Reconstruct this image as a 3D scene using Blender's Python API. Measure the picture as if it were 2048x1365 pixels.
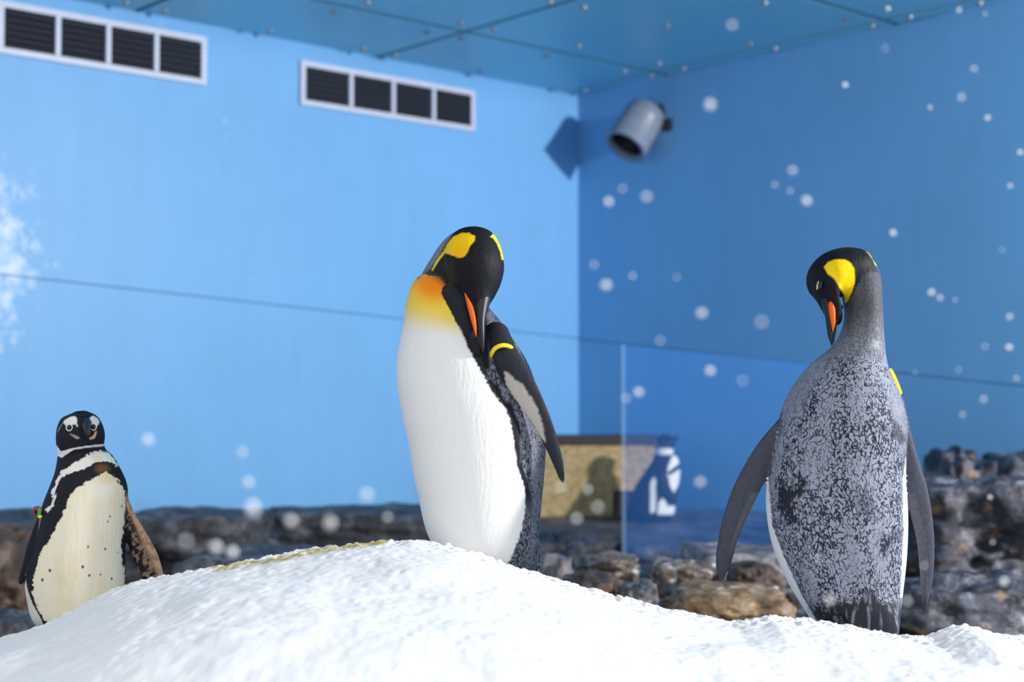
import bpy, math, random
import numpy as np
from mathutils import Vector, kdtree

for o in list(bpy.data.objects): bpy.data.objects.remove(o)
scene = bpy.context.scene
COL = scene.collection

# ------------------------------------------------------------------ camera
F_PX, CX, CY, HORIZON = 2960.0, 1024.0, 682.5, 800.0
CAMZ = 0.95
PITCH = math.atan((HORIZON - CY) / F_PX)
cam = bpy.data.cameras.new('camera'); cam_o = bpy.data.objects.new('camera', cam)
COL.objects.link(cam_o); scene.camera = cam_o
cam.sensor_width = 36.0; cam.lens = 36.0 * F_PX / 2048.0
cam_o.location = (0, 0, CAMZ); cam_o.rotation_euler = (math.pi/2 + PITCH, 0, 0)
cam.clip_start = 0.05; cam.clip_end = 100
cam.dof.use_dof = True; cam.dof.focus_distance = 3.5; cam.dof.aperture_fstop = 2.5
cam.dof.aperture_blades = 0

# ------------------------------------------------------------------ light
world = bpy.data.worlds.new('world'); scene.world = world; world.use_nodes = True
bg = world.node_tree.nodes['Background']
bg.inputs[0].default_value = (0.93, 0.96, 1.0, 1); bg.inputs[1].default_value = 0.92

def area(name, loc, target, size, power, color=(1, 1, 1), shape='DISK'):
    l = bpy.data.lights.new(name, 'AREA'); l.shape = shape; l.size = size
    l.energy = power; l.color = color
    o = bpy.data.objects.new(name, l); COL.objects.link(o); o.location = loc
    o.rotation_euler = (Vector(target) - Vector(loc)).to_track_quat('-Z', 'Y').to_euler()
    return o
# daylight from the open roof over the front of the enclosure, and the exhibit floodlight high on the right-hand
# wall whose light throws the wall lamp's and the far penguin's shadows to the left in the photograph
area('skylight_offscreen', (-0.3, 1.2, 4.3), (-0.1, 3.5, 0.6), 2.2, 180, (1, 0.965, 0.91))
area('floodlight_right_offscreen', (7.0, 2.95, 3.25), (-0.6, 10.0, 1.5), 0.34, 860, (1, 0.98, 0.97))

scene.view_settings.view_transform = 'Standard'; scene.view_settings.look = 'None'
scene.view_settings.gamma = 1; scene.view_settings.use_curve_mapping = False
scene.view_settings.exposure = 0.08

# ------------------------------------------------------------------ helpers
def ray(px, py):
    r = np.array([(px - CX) / F_PX, 0, 0.0])
    c, s = math.cos(PITCH), math.sin(PITCH)
    v = (CY - py) / F_PX
    return r + np.array([0, c, s]) + v * np.array([0, -s, c])
CAM = np.array([0, 0, CAMZ])
def P(px, py, D):
    d = ray(px, py); return CAM + d * (D / d[1])
def PZ(px, py, z):
    d = ray(px, py); return CAM + d * ((z - CAMZ) / d[2])
def Pplane(px, py, q, n):
    d = ray(px, py); n = np.array(n, float)
    return CAM + d * (np.dot(np.array(q) - CAM, n) / np.dot(d, n))
def project(V):
    V = np.asarray(V) - CAM
    c, s = math.cos(PITCH), math.sin(PITCH)
    dep = V[:, 1] * c + V[:, 2] * s
    up = -V[:, 1] * s + V[:, 2] * c
    return np.stack([CX + F_PX * V[:, 0] / dep, CY - F_PX * up / dep], 1)

def lin(r, g, b):
    return tuple(((v/255.0)/12.92 if v/255.0 <= .04045 else ((v/255.0 + .055)/1.055)**2.4) for v in (r, g, b))

def _hash(ix, iy, iz, seed):
    n = (ix.astype(np.int64)*374761393 + iy.astype(np.int64)*668265263 + iz.astype(np.int64)*2147483647 + seed*1274126177) & 0xffffffff
    n = ((n ^ (n >> 13)) * 1274126177) & 0xffffffff
    n = ((n ^ (n >> 16)) * 2246822519) & 0xffffffff
    return ((n ^ (n >> 15)) & 0xffffff) / float(0xffffff)
def vnoise(p, seed=0):
    p = np.asarray(p, float); i = np.floor(p).astype(np.int64); f = p - i
    f = f*f*(3-2*f); r = 0
    for a in (0, 1):
        for b in (0, 1):
            for c in (0, 1):
                w = (f[:, 0] if a else 1-f[:, 0])*(f[:, 1] if b else 1-f[:, 1])*(f[:, 2] if c else 1-f[:, 2])
                r = r + w*_hash(i[:, 0]+a, i[:, 1]+b, i[:, 2]+c, seed)
    return r
def fbm(p, octv=4, seed=0):
    r = 0; amp = .5; p = np.asarray(p, float)
    for k in range(octv):
        r = r + amp*(vnoise(p*2**k, seed+k) - .5); amp *= .5
    return r

def mesh(name, V, Fc, smooth=True):
    m = bpy.data.meshes.new(name); m.from_pydata([tuple(map(float, v)) for v in V], [], [tuple(map(int, f)) for f in Fc]); m.update()
    if smooth: m.polygons.foreach_set('use_smooth', [True]*len(m.polygons))
    return m
def link(name, me, mat=None, parent=None, smooth=True):
    """me: mesh built in world coordinates; parented meshes are shifted to the parent's base"""
    o = bpy.data.objects.new(name, me); COL.objects.link(o)
    if mat is not None:
        if me.materials: me.materials[0] = mat
        else: me.materials.append(mat)
    return o
def base_of(parent):
    b = np.zeros(3)
    while parent is not None:
        b += np.array(parent.location); parent = parent.parent
    return b
def obj(name, V, Fc, mat, parent=None, smooth=True, origin=None):
    V = np.asarray(V, float)
    if parent is not None: b = base_of(parent)
    else: b = np.zeros(3)
    loc = np.zeros(3)
    if origin is not None: loc = np.asarray(origin, float) - b
    o = link(name, mesh(name, V - b - loc, Fc, smooth), mat)
    o.location = loc
    if parent is not None: o.parent = parent
    return o
def tag(o, label=None, cat=None, group=None, kind=None):
    if label: o['label'] = label
    if cat: o['category'] = cat
    if group: o['group'] = group
    if kind: o['kind'] = kind
    return o
def empty(name, loc, label, cat, group=None):
    o = bpy.data.objects.new(name, None); COL.objects.link(o); o.location = tuple(map(float, loc))
    o.empty_display_size = .1
    return tag(o, label, cat, group)

def boxVF(o, u, v, w):
    """box from corner o with edge vectors u,v,w"""
    o, u, v, w = map(np.asarray, (o, u, v, w))
    V = [o, o+u, o+u+v, o+v, o+w, o+u+w, o+u+v+w, o+v+w]
    Fq = [(0, 3, 2, 1), (4, 5, 6, 7), (0, 1, 5, 4), (1, 2, 6, 5), (2, 3, 7, 6), (3, 0, 4, 7)]
    if np.dot(np.cross(u, v), w) < 0: Fq = [f[::-1] for f in Fq]
    return V, Fq
def merge(parts):
    V = []; Fq = []
    for v, f in parts:
        n = len(V); V += list(v); Fq += [tuple(i+n for i in q) for q in f]
    return V, Fq

# ------------------------------------------------------------------ materials
class NT:
    def __init__(s, name):
        s.m = bpy.data.materials.new(name); s.m.use_nodes = True; s.t = s.m.node_tree
        s.b = s.t.nodes['Principled BSDF']; s.out = s.t.nodes['Material Output']
    def n(s, typ, **kw):
        nd = s.t.nodes.new(typ)
        for k, v in kw.items():
            if k.startswith('i_'):
                key = k[2:]; key = int(key) if key.isdigit() else key
                nd.inputs[key].default_value = v
            else: setattr(nd, k, v)
        return nd
    def l(s, a, b): s.t.links.new(a, b)
    def ramp(s, src, stops):
        r = s.n('ShaderNodeValToRGB'); e = r.color_ramp.elements
        while len(e) < len(stops): e.new(.5)
        for x, (p, c) in zip(e, stops): x.position = p; x.color = (*c, 1) if len(c) == 3 else c
        s.l(src, r.inputs[0]); return r
    def math(s, op, a, b=None):
        m = s.n('ShaderNodeMath', operation=op)
        for i, v in enumerate((a, b)):
            if v is None: continue
            if isinstance(v, (int, float)): m.inputs[i].default_value = v
            else: s.l(v, m.inputs[i])
        return m.outputs[0]
    def coords(s, scale=(1, 1, 1), loc=(0, 0, 0)):
        tc = s.n('ShaderNodeTexCoord'); mp = s.n('ShaderNodeMapping')
        mp.inputs['Scale'].default_value = scale; mp.inputs['Location'].default_value = loc
        s.l(tc.outputs['Object'], mp.inputs[0]); return mp.outputs[0]
    def noise(s, vec, scale, detail=4, rough=.55):
        n = s.n('ShaderNodeTexNoise', i_Scale=scale, i_Detail=detail, i_Roughness=rough)
        s.l(vec, n.inputs['Vector']); return n.outputs[0]
    def mix(s, fac, a, b, mode='MIX'):
        m = s.n('ShaderNodeMix', data_type='RGBA', blend_type=mode)
        for i, v in ((0, fac), (6, a), (7, b)):
            if isinstance(v, (int, float)): m.inputs[i].default_value = v
            elif isinstance(v, tuple): m.inputs[i].default_value = (*v, 1)
            else: s.l(v, m.inputs[i])
        return m.outputs[2]
    def bump(s, h, strength=.3, dist=.01):
        b = s.n('ShaderNodeBump', i_Strength=strength, i_Distance=dist)
        s.l(h, b.inputs['Height']); s.l(b.outputs[0], s.b.inputs['Normal']); return b
    def base(s, c): 
        if isinstance(c, tuple): s.b.inputs['Base Color'].default_value = (*c, 1)
        else: s.l(c, s.b.inputs['Base Color'])
    def rough(s, v): s.b.inputs['Roughness'].default_value = v
    def spec(s, v): s.b.inputs['Specular IOR Level'].default_value = v

def flat(name, c, rough=.5, var=.12, scale=14, spec=.5, metal=0):
    k = NT(name); co = k.coords(); f = k.noise(co, scale, 4)
    r = k.ramp(f, [(.3, tuple(x*(1-var) for x in c)), (.7, tuple(min(1, x*(1+var)) for x in c))])
    k.base(r.outputs[0]); k.rough(rough); k.spec(spec); k.b.inputs['Metallic'].default_value = metal
    k.bump(f, .08, .004)
    return k.m

# painted wall: blue paint with soft mottling
def wall_mat(name, c, blotch=False):
    k = NT(name); co = k.coords()
    f = k.noise(co, 1.3, 5); g = k.noise(k.coords((6, 6, .8)), 1.6, 4)
    fac = k.math('ADD', k.math('MULTIPLY', f, .6), k.math('MULTIPLY', g, .4))
    col = k.ramp(fac, [(.3, tuple(x*.93 for x in c)), (.72, tuple(min(1, x*1.05) for x in c))]).outputs[0]
    if blotch:
        # white speckled blotches around one spot of the wall
        tc = k.n('ShaderNodeTexCoord')
        sub = k.n('ShaderNodeVectorMath', operation='SUBTRACT'); k.l(tc.outputs['Object'], sub.inputs[0]); sub.inputs[1].default_value = blotch
        sc = k.n('ShaderNodeVectorMath', operation='MULTIPLY'); k.l(sub.outputs[0], sc.inputs[0]); sc.inputs[1].default_value = (2.6, 2.6, 1.15)
        ln = k.n('ShaderNodeVectorMath', operation='LENGTH'); k.l(sc.outputs[0], ln.inputs[0])
        near = k.ramp(ln.outputs['Value'], [(.1, (1, 1, 1)), (.95, (0, 0, 0))]).outputs[0]
        nz = k.noise(co, 8, 8, .72)
        m = k.math('MULTIPLY', k.math('ADD', near, -0.12), 1.0)
        m2 = k.math('ADD', nz, k.math('MULTIPLY', m, .31))
        fm = k.ramp(m2, [(.62, (0, 0, 0)), (.92, (1, 1, 1))]).outputs[0]
        col = k.mix(k.math('MULTIPLY', fm, .85), col, (.93, .96, 1.0))
    k.base(col); k.rough(.45); k.spec(.3)
    k.bump(f, .05, .01)
    return k.m
BLUE = (0.175, 0.435, 0.755)

M = {}
M['ceil'] = None
k = NT('ceiling_panel_paint'); co = k.coords(); f = k.noise(co, 1.1, 4)
k.base(k.ramp(f, [(.3, (.25, .68, .90)), (.7, (.30, .74, .94))]).outputs[0]); k.rough(.38); k.spec(.5); M['ceil'] = k.m
M['seam'] = flat('wall_seam_filler', (.08, .26, .50), .6)
M['joint'] = flat('dark_joint', (.012, .07, .13), .6)
M['bolt'] = flat('steel_bolt', (.30, .33, .38), .4, metal=.6)
M['vent_white'] = flat('vent_white_enamel', (.58, .62, .74), .4, .04)
M['vent_dark'] = flat('vent_dark_slat', (.020, .022, .034), .5)
M['vent_hole'] = flat('vent_duct_black', (.006, .007, .012), .8)
M['lamp_grey'] = flat('lamp_grey_metal', (.21, .25, .32), .42, .06)
M['lamp_black'] = flat('lamp_black', (.006, .006, .012), .6)
M['bracket'] = flat('bracket_dark_metal', (.015, .025, .045), .5)

def rock_mat(name, dark, mid, light, patch=None, scale=5.0):
    k = NT(name); co = k.coords()
    f = k.noise(co, scale, 8, .65); g = k.noise(co, scale*3.2, 6, .7)
    col = k.ramp(f, [(.32, dark), (.5, mid), (.68, light)]).outputs[0]
    gm = k.ramp(g, [(.42, (.35, .35, .35)), (.62, (1.25, 1.25, 1.25))]).outputs[0]
    col = k.mix(.8, col, gm, 'MULTIPLY')
    if patch:
        pc, lo, hi = patch
        h = k.noise(k.coords((1, 1, 1.6), (3, 1, 7)), scale*1.3, 6, .6)
        col = k.mix(k.ramp(h, [(lo, (0, 0, 0)), (hi, (1, 1, 1))]).outputs[0], col, pc)
    k.base(col); k.rough(.55); k.spec(.5); k.bump(g, .6, .03)
    return k.m
M['rock_grey'] = rock_mat('dark_grey_rock', (.016, .016, .021), (.060, .059, .070), (.21, .20, .22))
M['rock_brown'] = rock_mat('brown_rock', (.03, .018, .012), (.11, .066, .042), (.26, .17, .12))
M['rock_tan'] = rock_mat('tan_rock', (.03, .022, .02), (.16, .105, .07), (.36, .28, .21), ((.62, .60, .63), .54, .62), 13)
M['rock_ochre'] = rock_mat('ochre_rock', (.05, .032, .02), (.28, .16, .07), (.48, .33, .18), ((.62, .60, .63), .58, .68), 8)
M['rock_pale'] = rock_mat('pale_grey_rock', (.07, .06, .065), (.27, .24, .25), (.62, .6, .63))
M['rock_cliff'] = rock_mat('blue_grey_cliff_rock', (.006, .010, .026), (.05, .052, .075), (.38, .37, .42), ((.30, .19, .10), .58, .70), 6.0)
M['floor'] = rock_mat('stony_ground', (.03, .025, .022), (.14, .11, .09), (.40, .36, .35), ((.66, .64, .68), .60, .72), 3.5)
M['concrete'] = None
k = NT('sand_concrete'); co = k.coords(); f = k.noise(co, 26, 8, .75); g = k.noise(co, 3.5, 4)
col = k.ramp(f, [(.34, (.25, .17, .075)), (.5, (.43, .32, .155)), (.66, (.58, .46, .26))]).outputs[0]
k.base(k.mix(.35, col, k.ramp(g, [(.3, (.55, .52, .45)), (.7, (1, 1, 1))]).outputs[0], 'MULTIPLY')); k.rough(.8); k.bump(f, .3, .01); M['concrete'] = k.m
M['cap'] = flat('dark_brown_cap', (.035, .022, .025), .6)

# snow: white grains with yellow stains at one crest
k = NT('snow'); co = k.coords()
f = k.noise(co, 90, 6, .7); g = k.noise(co, 14, 5, .6)
tcn = k.n('ShaderNodeAttribute', attribute_name='stain')
st = k.math('MULTIPLY', tcn.outputs['Fac'], k.ramp(k.noise(k.coords((1, 1, 1)), 38, 5, .7), [(.34, (0, 0, 0)), (.54, (1, 1, 1))]).outputs[0])
col = k.mix(st, (.735, .715, .725), (.36, .28, .045))
spk = k.noise(co, 55, 2, .5)
dirt = k.math('MULTIPLY', k.ramp(spk, [(.75, (0, 0, 0)), (.80, (1, 1, 1))]).outputs[0], .35)
col = k.mix(dirt, col, (.5, .45, .35))
k.base(col); k.rough(.65); k.spec(.35)
h = k.math('ADD', k.math('MULTIPLY', f, .5), k.math('MULTIPLY', g, 1.0)); k.bump(h, .20, .008)
k.b.inputs['Subsurface Weight'].default_value = .3; k.b.inputs['Subsurface Radius'].default_value = (.02, .03, .04); k.b.inputs['Subsurface Scale'].default_value = .5
M['snow'] = k.m

# plumage: vertex colour + worm-like feather tips where the 'feather' attribute asks for them
def plumage(name, scale=125, streak=(150, 150, 34)):
    k = NT(name)
    ca = k.n('ShaderNodeAttribute', attribute_name='plumage'); fa = k.n('ShaderNodeAttribute', attribute_name='feather')
    co = k.coords((1, 1, .62))
    warp = k.n('ShaderNodeTexNoise', i_Scale=45.0, i_Detail=2.0); k.l(co, warp.inputs['Vector'])
    add = k.n('ShaderNodeVectorMath', operation='MULTIPLY_ADD'); k.l(warp.outputs['Color'], add.inputs[0]); add.inputs[1].default_value = (.014, .014, .014); k.l(co, add.inputs[2])
    w = k.noise(add.outputs[0], scale, 1.5, .5)
    worm = k.math('ABSOLUTE', k.math('SUBTRACT', w, .5))
    big = k.noise(k.coords((1, 1, .4), (5, 2, 1)), 14, 4, .6)
    # threshold of dark strokes varies over the back
    bigr = k.ramp(big, [(.36, (0, 0, 0)), (.70, (1, 1, 1))]).outputs[0]
    th = k.math('ADD', .020, k.math('MULTIPLY', bigr, .072))
    dark = k.ramp(k.math('ADD', k.math('MULTIPLY', k.math('SUBTRACT', worm, th), 14.0), .5), [(.15, (1, 1, 1)), (.85, (0, 0, 0))]).outputs[0]
    amt = k.math('MULTIPLY', dark, fa.outputs['Fac'])
    col = k.mix(amt, ca.outputs['Color'], (.020, .023, .037))
    k.base(col); k.rough(.6); k.spec(.16)
    st = k.noise(k.coords(tuple(x/150*1.0 for x in streak)), 110, 3, .6)
    h = k.math('ADD', k.math('MULTIPLY', st, .8), k.math('MULTIPLY', k.math('SUBTRACT', 1.0, amt), .5))
    k.bump(h, .4, .007)
    return k.m
M['plume'] = plumage('penguin_plumage')
M['plume_small'] = plumage('small_penguin_plumage', 150)
M['beak'] = flat('black_beak', (.012, .012, .016), .42, .1, spec=.35)
M['beak_orange'] = flat('orange_beak_plate', (.86, .13, .006), .5, .08, spec=.2)
M['band_yellow'] = flat('yellow_band', (.92, .68, .01), .35, .03)
M['band_red'] = flat('red_band', (.28, .02, .025), .35, .05)
M['band_green'] = flat('green_band', (.02, .32, .09), .35, .05)
M['eye'] = flat('black_eye', (.006, .006, .008), .08, .05)
M['eye_ring'] = flat('pale_eye_ring', (.72, .68, .66), .5, .05)
M['eye_yellow'] = flat('yellow_eyelid', (.75, .62, .12), .4, .05)
M['foot'] = flat('dark_foot', (.02, .02, .024), .6, .15)
M['flake'] = flat('snowflake_white', (.95, .96, .98), .7, .01)
# see-through sheet, blue mixed in to imitate a reflection on the viewing glass
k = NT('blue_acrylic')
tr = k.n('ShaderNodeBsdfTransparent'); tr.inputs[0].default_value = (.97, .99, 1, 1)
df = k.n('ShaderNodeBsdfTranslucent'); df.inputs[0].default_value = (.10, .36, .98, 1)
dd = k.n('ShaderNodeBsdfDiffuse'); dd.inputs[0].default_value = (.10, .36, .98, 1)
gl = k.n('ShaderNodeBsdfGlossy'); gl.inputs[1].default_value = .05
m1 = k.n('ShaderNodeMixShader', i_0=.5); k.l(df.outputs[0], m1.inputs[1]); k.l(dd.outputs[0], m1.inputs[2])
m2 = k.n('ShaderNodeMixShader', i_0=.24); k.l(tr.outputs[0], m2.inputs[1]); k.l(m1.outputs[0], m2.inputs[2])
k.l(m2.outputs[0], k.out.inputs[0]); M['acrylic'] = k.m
k = NT('acrylic_edge')  # faint pale strip imitating the bright edge of that reflection
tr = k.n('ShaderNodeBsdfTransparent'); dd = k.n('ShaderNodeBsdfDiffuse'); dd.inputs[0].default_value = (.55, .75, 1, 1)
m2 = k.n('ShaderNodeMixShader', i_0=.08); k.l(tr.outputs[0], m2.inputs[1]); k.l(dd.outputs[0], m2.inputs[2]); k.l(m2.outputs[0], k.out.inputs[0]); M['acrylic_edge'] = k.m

# ------------------------------------------------------------------ the room
TL, TR = math.radians(48.62), math.radians(41.38)
DC = 11.5
corner = P(1156, 190, DC); CEIL = corner[2]; corner[2] = 0
uL = np.array([-math.sin(TL), -math.cos(TL), 0])     # along the left wall, towards us
uR = np.array([math.sin(TR), -math.cos(TR), 0])      # along the right wall, towards us
nL, nR = uR.copy(), uL.copy()                        # walls are square to each other
UZ = np.array([0, 0, 1.0])
LEN = 11.0
M['wall_left'] = wall_mat('blue_wall_paint_left', BLUE, blotch=tuple(Pplane(8, 520, corner, nL) - 0))
M['wall_right'] = wall_mat('blue_wall_paint_right', BLUE)

def wall(name, u, n, mat, seams, label, low=None):
    w = obj(name, *boxVF(corner - n*.16 - u*.16, u*(LEN+.16), n*.14, UZ*CEIL), M['seam'], smooth=False)
    tag(w, label, None, None, 'structure')
    # panels between seams; seam = height at corner and at LEN
    hs = [(0, 0)] + seams + [(CEIL, CEIL)]
    g = .0035
    for i in range(len(hs)-1):
        a0 = hs[i][0] + (g if i else 0); a1 = hs[i][1] + (g if i else 0)
        last = i == len(hs)-2
        b0 = hs[i+1][0] - (0 if last else g); b1 = hs[i+1][1] - (0 if last else g)
        Q = [corner+UZ*a0, corner+u*LEN+UZ*a1, corner+u*LEN+UZ*b1, corner+UZ*b0]
        V = [q - n*.02 for q in Q] + [q for q in Q]
        Fq = [(3, 2, 1, 0), (4, 5, 6, 7), (0, 1, 5, 4), (1, 2, 6, 5), (2, 3, 7, 6), (3, 0, 4, 7)]
        if np.dot(np.cross(u, UZ), n) < 0: Fq = [f[::-1] for f in Fq]
        obj('panel', V, Fq, (low if (low and i == 0) else mat), w, smooth=False)
    return w
def seam(pts, u, n):
    (x0, y0), (x1, y1) = pts
    a, b = Pplane(x0, y0, corner, n), Pplane(x1, y1, corner, n)
    sa, sb = np.dot(a-corner, u), np.dot(b-corner, u)
    k_ = (b[2]-a[2])/(sb-sa)
    return (a[2]-k_*sa, a[2]+k_*(LEN-sa))
wl = wall('wall_left', uL, nL, M['wall_left'], [seam(((0, 549), (1000, 660)), uL, nL)], 'bright blue painted left wall with a faint seam')
wr = wall('wall_right', uR, nR, M['wall_right'], [seam(((1170, 680), (2040, 772)), uR, nR)], 'deeper blue painted right wall with a sloping seam')

# ceiling: dark backing with glossy panels between joints
def st(p): return np.dot(p-corner, uL), np.dot(p-corner, uR)
def C3(s, t, z): return corner + uL*s + uR*t + UZ*z
SL, TLN = 7.6, 7.6
ceil = obj('ceiling', *boxVF(C3(-.16, -.16, CEIL+.010), uL*(SL+.16), uR*(TLN+.16), UZ*.12), M['joint'], smooth=False)
tag(ceil, 'blue ceiling of glossy bolted panels with dark joints', None, None, 'structure')
def cst(px, py): return st(PZ(px, py, CEIL))
sj0 = cst(1500, 102)[0]                       # joint hugging the right wall
sj1 = .5*(cst(740, 112)[0] + cst(1100, 22)[0]); sj2 = cst(290, 16)[0]
tj1 = .5*(cst(1250, 133)[1] + cst(700, 14)[1]); tj2 = cst(1740, 33)[1]
ss = [0, sj0, sj1, sj2, sj2 + (sj2-sj1), SL]
ts = [0, tj1, tj2, tj2+(tj2-tj1), TLN]
print('ceil grid', [round(float(x), 2) for x in ss], [round(float(x), 2) for x in ts], 'ceil', CEIL)
g = .022
for i in range(len(ss)-1):
    for j in range(len(ts)-1):
        s0, s1 = ss[i]+(g if i else 0), ss[i+1]-g; t0, t1 = ts[j]+(g if j else 0), ts[j+1]-g
        if s1-s0 < .02 or t1-t0 < .02: continue
        obj('panel', *boxVF(C3(s0, t0, CEIL), uL*(s1-s0), uR*(t1-t0), UZ*.014), M['ceil'], ceil, smooth=False)
# bolts with domed heads along the panel edges
def domeVF(r, h, seg=10):
    V = []; Fq = []
    for k_, (rr, zz) in enumerate(((1, 0), (1, .35), (.72, .8), (.3, 1.0))):
        for a in range(seg): V.append((r*rr*math.cos(2*math.pi*a/seg), r*rr*math.sin(2*math.pi*a/seg), -h*zz))
    for k_ in range(3):
        for a in range(seg):
            b = (a+1) % seg; Fq.append((k_*seg+a, (k_+1)*seg+a, (k_+1)*seg+b, k_*seg+b))
    Fq.append(tuple(3*seg+a for a in range(seg))); return V, Fq
bm_ = mesh('bolt', *domeVF(.021, .020)); bm_.materials.append(M['bolt'])
def bolt(s, t):
    o = bpy.data.objects.new('bolt', bm_); COL.objects.link(o); o.parent = ceil
    o.location = tuple(C3(s, t, CEIL))
for bx_, by_ in [(253, 5), (330, 21), (540, 62), (727, 97), (790, 110), (853, 62), (922, 46), (922, 75), (988, 58), (668, 22), (735, 5), (960, 143), (1122, 173), (1170, 181), (1092, 110), (1158, 92), (1168, 14), (1100, 3), (1250, 142),
                 (1303, 152), (1318, 127), (1367, 137), (1335, 52), (1500, 87), (1550, 97), (1693, 38), (1745, 51), (1820, 33), (1775, 17), (1530, 5), (1960, 6)]:
    bolt(*cst(bx_, by_))

# floor: stony uneven ground
gx = np.linspace(-9, 9, 190); gy = np.linspace(-.6, 12.2, 150)
X, Y = np.meshgrid(gx, gy); pts = np.stack([X.ravel(), Y.ravel(), 0*X.ravel()], 1)
hz = .10*fbm(pts*1.4, 4, 5) - .03
def bank(x, y):
    x, y = np.asarray(x, float), np.asarray(y, float)
    st_ = lambda v, a, b: (lambda t: t*t*(3-2*t))(np.clip((v-a)/(b-a), 0, 1))
    return .17*st_(x, -.15, .25)*(1-st_(x, 1.7, 2.2))*st_(y, 5.1, 5.5)*(1-st_(y, 6.95, 7.2))
V = pts.copy(); V[:, 2] = np.minimum(hz, .02) + bank(pts[:, 0], pts[:, 1])
def gridF(nx, ny): return [(j*nx+i, j*nx+i+1, (j+1)*nx+i+1, (j+1)*nx+i) for j in range(ny-1) for i in range(nx-1)]
fl = obj('floor', V, gridF(190, 150), M['floor']); tag(fl, 'stony brown and grey ground of the enclosure', None, None, 'structure')

# ------------------------------------------------------------------ vents on the left wall
def vent(px0, px1, pyt, pyb, label):
    a = Pplane(px0, pyt, corner, nL); b = Pplane(px1, pyt, corner, nL)
    s1, s0 = np.dot(a-corner, uL), np.dot(b-corner, uL)
    zt = Pplane(px1, pyt, corner, nL)[2]; zb = Pplane(px1, pyb, corner, nL)[2]
    W, H = s1-s0, zt-zb
    def q(s, z, d): return corner + uL*s + UZ*z + nL*d
    root = empty('air_vent', q((s0+s1)/2, zb, 0), label, 'vent', 'air vents high on the wall')
    fw, fd = .038, .03
    obj('duct_back', *boxVF(q(s0+.01, zb+.01, -.004), uL*(W-.02), UZ*(H-.02), nL*.010), M['vent_hole'], root, smooth=False)
    parts = [boxVF(q(s0, zb, -.004), uL*W, UZ*fw, nL*fd), boxVF(q(s0, zt-fw, -.004), uL*W, UZ*fw, nL*fd),
             boxVF(q(s0, zb+fw, -.004), uL*fw, UZ*(H-2*fw), nL*fd), boxVF(q(s1-fw, zb+fw, -.004), uL*fw, UZ*(H-2*fw), nL*fd)]
    obj('frame', *merge(parts), M['vent_white'], root, smooth=False)
    iw = W-2*fw
    for i in (1, 2, 3):
        obj('divider', *boxVF(q(s0+fw+iw*i/4-.015, zb+fw-.004, .004), uL*.03, UZ*(H-2*fw+.008), nL*.04), M['vent_white'], root, smooth=False)
    ns = 6
    for i in range(4):
        for j in range(ns):
            z = zb+fw+(H-2*fw)*(j+.25)/ns
            A = q(s0+fw+iw*i/4-.002, z, .008)
            obj('slat', *boxVF(A, uL*(iw/4+.004), UZ*.022+nL*(-.006), nL*.022+UZ*-.012), M['vent_dark'], root, smooth=False)
    return root
vent(598, 946, 118+65, 210+54, 'dark slatted air vent in a white frame, next to the room corner')
vent(-8, 410, 76, 172, 'dark slatted air vent in a white frame, farther from the room corner')

# ------------------------------------------------------------------ generic lofts
def catmull(A, n):
    A = np.asarray(A, float); m = len(A); out = []
    ext = np.vstack([2*A[0]-A[1], A, 2*A[-1]-A[-2]])
    T = np.linspace(0, m-1, n)
    for t in T:
        i = min(int(t), m-2); f = t-i
        p0, p1, p2, p3 = ext[i], ext[i+1], ext[i+2], ext[i+3]
        out.append(.5*((2*p1)+(-p0+p2)*f+(2*p0-5*p1+4*p2-p3)*f*f+(-p0+3*p1-3*p2+p3)*f**3))
    return np.array(out)
def loft(rings, D0, n=None, seg=40, exp=2.0):
    """rings: (xl, yl, xr, yr, depth offset, half thickness); outline points from the photo put at distance D0+offset"""
    L = np.array([P(r[0], r[1], D0+r[4]) for r in rings]); R = np.array([P(r[2], r[3], D0+r[4]) for r in rings])
    H = np.array([r[5] for r in rings])[:, None]
    n = n or len(rings)*5
    A = catmull(np.hstack([L, R, H]), n); L, R, H = A[:, :3], A[:, 3:6], np.maximum(A[:, 6], .0015)
    Cn = (L+R)/2; a = (R-L)/2
    tan = np.gradient(Cn, axis=0)
    V = []; Fq = []; T = []
    ang = np.linspace(0, 2*np.pi, seg, endpoint=False)
    ca, sa = np.cos(ang), np.sin(ang)
    ca = np.sign(ca)*np.abs(ca)**(2/exp); sa = np.sign(sa)*np.abs(sa)**(2/exp)
    for i in range(n):
        b = np.cross(a[i], tan[i]); b /= (np.linalg.norm(b)+1e-9)
        for j in range(seg):
            V.append(Cn[i]+a[i]*ca[j]+b*H[i]*sa[j]); T.append(i/(n-1))
    for i in range(n-1):
        for j in range(seg):
            k_ = (j+1) % seg; Fq.append((i*seg+j, i*seg+k_, (i+1)*seg+k_, (i+1)*seg+j))
    c0 = len(V); V.append(Cn[0]-tan[0]*.3); V.append(Cn[-1]+tan[-1]*.3); T += [0, 1]
    for j in range(seg):
        k_ = (j+1) % seg; Fq.append((c0, k_, j)); Fq.append((c0+1, (n-1)*seg+j, (n-1)*seg+k_))
    V = np.array(V)
    # outward orientation
    f0 = np.array([V[list(q)[:3]] for q in Fq[:seg]]); nn = np.cross(f0[:, 1]-f0[:, 0], f0[:, 2]-f0[:, 0]); cc = f0.mean(1)-Cn[0]
    if (nn*cc).sum() < 0: Fq = [q[::-1] for q in Fq]
    return V, Fq, np.array(T)

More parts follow.
